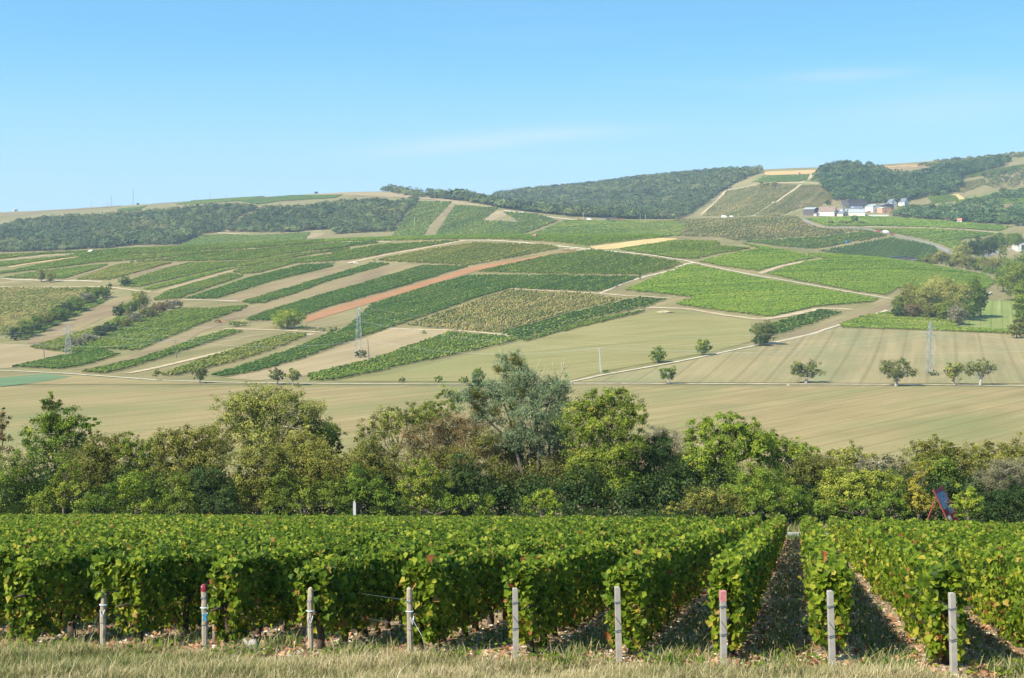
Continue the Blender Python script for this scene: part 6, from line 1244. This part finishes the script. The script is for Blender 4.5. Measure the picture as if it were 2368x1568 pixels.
house('small dark hut at the foot of the tallest mast', 319, 475, 6, 3, 5, 'darkclad', 'slate', 10, roof=.3, wins=0, name='hut', cat='hut', group=None, d=2485)
def heap(label, x, y, wpx, hpx, mat, layer='mid', name='stone_heap', cat='heap'):
    X, d = PW(x, y, layer); px = d / F; w, h = wpx * px / 2, hpx * px; rg = np.random.default_rng(int(x)); V, Fc = [], []; na, nr = 18, 5
    for r in range(nr):
        for a in range(na):
            q_ = 2 * math.pi * a / na; rr = (1 - r / nr) * (1 + .18 * rg.normal()); V.append((math.cos(q_) * w * rr, math.sin(q_) * w * .8 * rr, h * (1 - (1 - r / nr) ** 2) * (1 + .1 * rg.normal()) - .1))
    V.append((0, 0, h)); Fc = [(r * na + a, r * na + (a + 1) % na, (r + 1) * na + (a + 1) % na, (r + 1) * na + a) for r in range(nr - 1) for a in range(na)]
    o = mk(name, V, [np.array(Fc), np.array([((nr - 1) * na + a, (nr - 1) * na + (a + 1) % na, nr * na) for a in range(na)])], M[mat]); o.location = (X, d, hz(X, d)); tag(o, label, cat)
heap('white heap of limestone beside the dirt track', 816, 609, 26, 3.5, 'path')
heap('earth heap at the upper end of the red strip', 1318, 577, 40, 3, 'dirt'); heap('second earth heap beside the ridge track', 1345, 579, 26, 2.5, 'dirt')
heap('small stone pile in the large right vineyard plot', 2096, 628, 14, 3.5, 'dirt'); heap('yellow stone beside the white track', 1822, 891, 8, 3, 'dirt')
heap('reddish earth heap at the top of the brown strip', 513, 744, 26, 3, 'red'); heap('pale chalk bank under the right end of the dark vine plot', 1535, 722, 40, 4, 'dirt')

# ------------------------------------------------------------------ vehicles
for nme, c in (('carred', (0.50, 0.03, 0.03)), ('carwhite', (0.80, 0.80, 0.80)), ('carblue', (0.06, 0.22, 0.48)), ('cargrey', (0.33, 0.37, 0.42)), ('orange', (0.62, 0.20, 0.03))): M[nme] = plain(nme.replace('car', 'car paint '), c, .3, var=.03)
M['rubber'] = plain('black rubber', (0.02, 0.02, 0.02), .9)
def car(label, x, y, mat, kind='car', yaw=0, layer='far', s=1.0, d=None):
    if d is None: X, d = PW(x, y, layer)
    else: X = (x - CX) / F * d
    root = thing({'car': 'parked_car', 'van': 'white_van', 'tractor': 'tractor'}[kind], label, {'car': 'car', 'van': 'van', 'tractor': 'tractor'}[kind], (X, d, hz(X, d) + (.25 if layer == 'far' else .2)), math.radians(yaw), 'vehicles among the vineyards')
    root.scale = (s, s, s)
    def wheel(px_, py_, r, w=.2):
        mb = MB(); mb.tube([(px_, py_ - w / 2, r), (px_, py_ + w / 2, r)], r, 12); wo = mb.build('wheel', M['rubber'], root)
        hb = MB(); hb.tube([(px_, py_ - w / 2 - .02, r), (px_, py_ + w / 2 + .02, r)], r * .55, 8); hb.build('rim', M['steel'], wo)
    if kind == 'car':
        mb = MB(); mb.prism([(-2.0, .3), (2.0, .3), (2.05, .6), (1.9, .85), (1.0, .95), (.45, 1.42), (-1.2, 1.45), (-1.85, 1.0), (-2.05, .8)], -.85, .85); mb.build('body', M[mat], root)
        for sy in (-1, 1):
            mb = MB(); mb.prism([(.85, .97), (.4, 1.36), (-1.1, 1.38), (-1.6, 1.0)], *sorted((sy * .852, sy * .862))); mb.build('window', M['glass'], root)
        for wx_ in (-1.25, 1.3):
            for wy_ in (-.78, .78): wheel(wx_, wy_, .31)
    elif kind == 'van':
        mb = MB(); mb.prism([(-2.7, .35), (2.6, .35), (2.7, .8), (2.45, 1.15), (1.7, 2.2), (1.3, 2.4), (-2.65, 2.4), (-2.75, 1.0)], -.98, .98); mb.build('body', M[mat], root)
        for sy in (-1, 1):
            mb = MB(); mb.prism([(2.2, 1.3), (1.65, 2.05), (.8, 2.05), (.8, 1.3)], *sorted((sy * .982, sy * .992))); mb.build('window', M['glass'], root)
        for wx_ in (-1.7, 1.7):
            for wy_ in (-.9, .9): wheel(wx_, wy_, .36)
    else:
        mb = MB(); mb.prism([(-.4, .6), (1.9, .6), (1.95, 1.35), (-.4, 1.5)], -.4, .4); mb.build('bonnet', M[mat], root)
        mb = MB(); mb.box(-1.5, -.2, -.7, .7, 1.1, 2.0); mb.build('cab', M['glass'], root); mb = MB(); mb.box(-1.6, -.1, -.8, .8, 2.51, 2.65); mb.build('cab_roof', M[mat], root)
        for px_, py_ in ((-1.45, -.65), (-.25, -.65), (-1.45, .65), (-.25, .65)): mb = MB(); mb.box(px_ - .05, px_ + .05, py_ - .05, py_ + .05, 2.0, 2.51); mb.build('cab_pillar', M[mat], root)
        for wy_ in (-.85, .85): wheel(-1.0, wy_, .8, .4); wheel(1.4, wy_, .5, .3)
car('red car on the lane, leftmost of three vehicles', 2030, 536, 'carred', 'car', 160, s=1.15)
car('white van on the lane between red car and red tractor', 2048, 539, 'carwhite', 'van', -20, s=1.05)
car('red tractor on the lane, rightmost of three vehicles', 2062, 544, 'carred', 'tractor', -30, s=1.1)
car('blue car parked among the vines behind the crest', 1960, 562, 'carblue', 'car', 25, s=1.2)
car('white van in the vines left of the village, larger of two', 1674, 504, 'carwhite', 'van', 5, s=1.2)
car('smaller white van in the vines left of the village', 1691, 503, 'carwhite', 'van', 5, s=.8)
car('white van on the far spur beside the thin pole', 1362, 510, 'carwhite', 'van', 0, s=1.0)
car('grey white car left of the dark trailer on the far spur', 1393, 509, 'cargrey', 'car', 0, s=1.2); car('red car right of the dark trailer on the far spur', 1432, 509, 'carred', 'car', 0, s=1.2)
car('orange tractor on the far spur left of the white van', 1340, 511, 'orange', 'tractor', 0, s=1.1); car('orange harvester just behind the crest', 1281, 539, 'orange', 'tractor', 30, s=1.1, d=1330)
car('grey tractor on the far spur terrace, left of two', 1160, 514, 'cargrey', 'tractor', 0, s=1.2); car('grey car on the far spur terrace, right of two', 1185, 514, 'cargrey', 'car', 0, s=1.4); car('white car at the top of the far spur', 1205, 493, 'carwhite', 'car', 0, s=1.2)
car('white car beside the red car above the village', 1912, 467.5, 'carwhite', 'car', 0, s=1.2); car('red car above the village barn', 1921, 468, 'carred', 'car', 0, s=1.1); car('white car on the terrace above the winery block', 1966, 474, 'carwhite', 'car', 20, s=1.1)
car('white car beside the white gabled warehouse', 2001, 491, 'carwhite', 'van', 10, s=.9); car('red car beside the white gabled warehouse', 2009, 491, 'carred', 'car', 10, s=1.0)
car('white van on the far right slope', 2257, 478, 'carwhite', 'van', 20, s=1.0); car('red van on the far right slope, left one', 2270, 476, 'carred', 'van', 20, s=1.0); car('red van on the far right slope, right one', 2279, 474, 'carred', 'van', 20, s=1.0); car('white car on the far right slope, above the red vans', 2290, 472, 'carwhite', 'car', 20, s=1.2)
car('white car parked under the dark trees near the white house', 2305, 579, 'carwhite', 'car', 20, s=1.2, d=1235); car('blue grey car parked under the dark trees near the white house', 2311, 577, 'cargrey', 'car', 20, s=1.2, d=1242)
X, d = PW(1413, 509, 'far'); mb = MB(); mb.box(-6, 6, -1.2, 1.2, .9, 2.9); root = thing('trailer', 'dark trailer parked on the far spur', 'trailer', (X, d, hz(X, d) + .2)); mb.build('body', M['darkclad'], root)
for px_ in (-4, -2.8, 3.5):
    mb = MB(); mb.tube([(px_, -1.25, .5), (px_, 1.25, .5)], .5, 10); mb.build('wheel', M['rubber'], root)

# ------------------------------------------------------------------ painted board, road marker
dB = 95.5
def wl_(x, y, d): return at(x, y, d)
M['redsteel'] = plain('red painted steel', (0.20, 0.05, 0.042), .6, var=.12, scale=6); M['darkred'] = plain('dark red board', (0.19, 0.035, 0.045), .6, var=.15, scale=4)
m, nt, b, o = newmat('weathered board picture')
c = ramp(nt, noise(nt, 3.2, 6, 0.7, mapscale=(.6, .6, 1.6)), [(0.34, (0.10, 0.10, 0.12)), (0.48, (0.13, 0.21, 0.33)), (0.58, (0.27, 0.37, 0.48)), (0.68, (0.12, 0.17, 0.16)), (0.8, (0.42, 0.46, 0.50))])
nt.links.new(c, b.inputs['Base Color']); b.inputs['Roughness'].default_value = .5; M['picture'] = m
bl = at(2158, 1133, dB); br_ = at(2190, 1202, dB); side = (br_ - bl).normalized()          # near edge runs down to the right
zg = hz(br_.x, dB); L = (bl.z - zg + .1) / -side.z; foot = bl + side * L
wv = Vector((1.08, 1.62, 0)); nrm = side.cross(wv).normalized(); nrm = nrm if nrm.x > 0 else -nrm
root = thing('painted_board', 'leaning painted board on a red steel A frame beside the road', 'sign board', (foot.x, dB, zg))
O = Vector(root.location)
def slab(name, s0, s1, w0, w1, t0, t1, mat):
    P = [bl + side * s + wv * w + nrm * t - O for t in (t0, t1) for s, w in ((s0, w0), (s1, w0), (s1, w1), (s0, w1))]
    mb = MB(); mb.add([tuple(p) for p in P], [(0, 1, 2, 3), (7, 6, 5, 4), (0, 4, 5, 1), (1, 5, 6, 2), (2, 6, 7, 3), (3, 7, 4, 0)]); return mb.build(name, M[mat], root)
slab('picture_panel', .28, 2.15, .03, .97, -.02, .02, 'picture'); slab('header', .0, .30, .0, 1.0, .022, .045, 'darkred'); slab('footer', 1.95, 2.9, .45, .97, .022, .04, 'darkred')
slab('red_block', 1.05, 1.4, .62, .97, .021, .028, 'darkred'); slab('red_roof_block', 1.5, 1.95, .05, .5, .021, .028, 'darkred')
slab('notice', 2.05, 2.28, .12, .38, .023, .035, 'whitetag'); slab('notice', 1.0, 1.12, .5, .75, .021, .03, 'cargrey'); slab('notice', 1.42, 1.46, .66, .94, .022, .031, 'whitetag'); slab('notice', 1.16, 1.2, .66, .94, .029, .033, 'whitetag')
slab('frame_bar', -.02, L, -.05, .0, -.05, .05, 'redsteel'); slab('frame_bar', -.02, L, 1.0, 1.04, -.05, .05, 'redsteel')
for (xa, ya, xb, yb, dd_) in ((2164, 1148, 2144, 1201, 0), (2169, 1162, 2156, 1199, 1.5)):
    a = at(xa, ya, dB + dd_ * .6) - O; e = at(xb, yb, dB + dd_); dirv = (at(xb, yb, dB + dd_) - at(xa, ya, dB + dd_ * .6)); k = (e.z - hz(e.x, e.y) + .05) / -dirv.z; e = e + dirv * k - O
    mb = MB(); mb.tube([a, e], .045, 6); mb.build('prop', M['redsteel'], root)
X, Y = (819.5 - CX) / F * 92.3, 92.3; z0 = hz(X, Y); root = thing('road_marker', 'white roadside marker post with pointed top in front of the hedge', 'marker post', (X, Y, z0))
h = (EY - 1157) / F * Y - z0; mb = MB(); mb.prism([(-.09, -.1), (.09, -.1), (.09, h - .22), (.02, h), (-.05, h - .06), (-.09, h - .22)], -.07, .07); mb.build('shaft', M['pole'], root)
mb = MB(); mb.box(.0905, .096, -.05, .05, h - .55, h - .25); mb.build('reflector', M['blueblock'], root)

# low stone wall of the meadow and a fence stub
ribbon('stone_wall', [(2248, 700), (2262, 695), (2280, 684), (2292, 678)], 1.2, M['stonewall'], 'low grey stone wall at the top of the meadow', 'wall', off=.9, kind='thing')
# ------------------------------------------------------------------ haze
mb = MB(); mb.box(-4300, 4300, -60, 5200, -48, 255); hzm = bpy.data.materials.new('thin blue haze'); hzm.use_nodes = True; nt = hzm.node_tree; nt.nodes.clear()
ho = nt.nodes.new('ShaderNodeOutputMaterial'); pv = nt.nodes.new('ShaderNodeVolumePrincipled'); pv.inputs['Color'].default_value = (0.62, 0.80, 1.0, 1); pv.inputs['Density'].default_value = 0.000095; pv.inputs['Anisotropy'].default_value = 0.0
nt.links.new(pv.outputs['Volume'], ho.inputs['Volume']); o = mb.build('haze', hzm); tag(o, 'thin blue haze in the air of the valley', 'haze', kind='stuff')
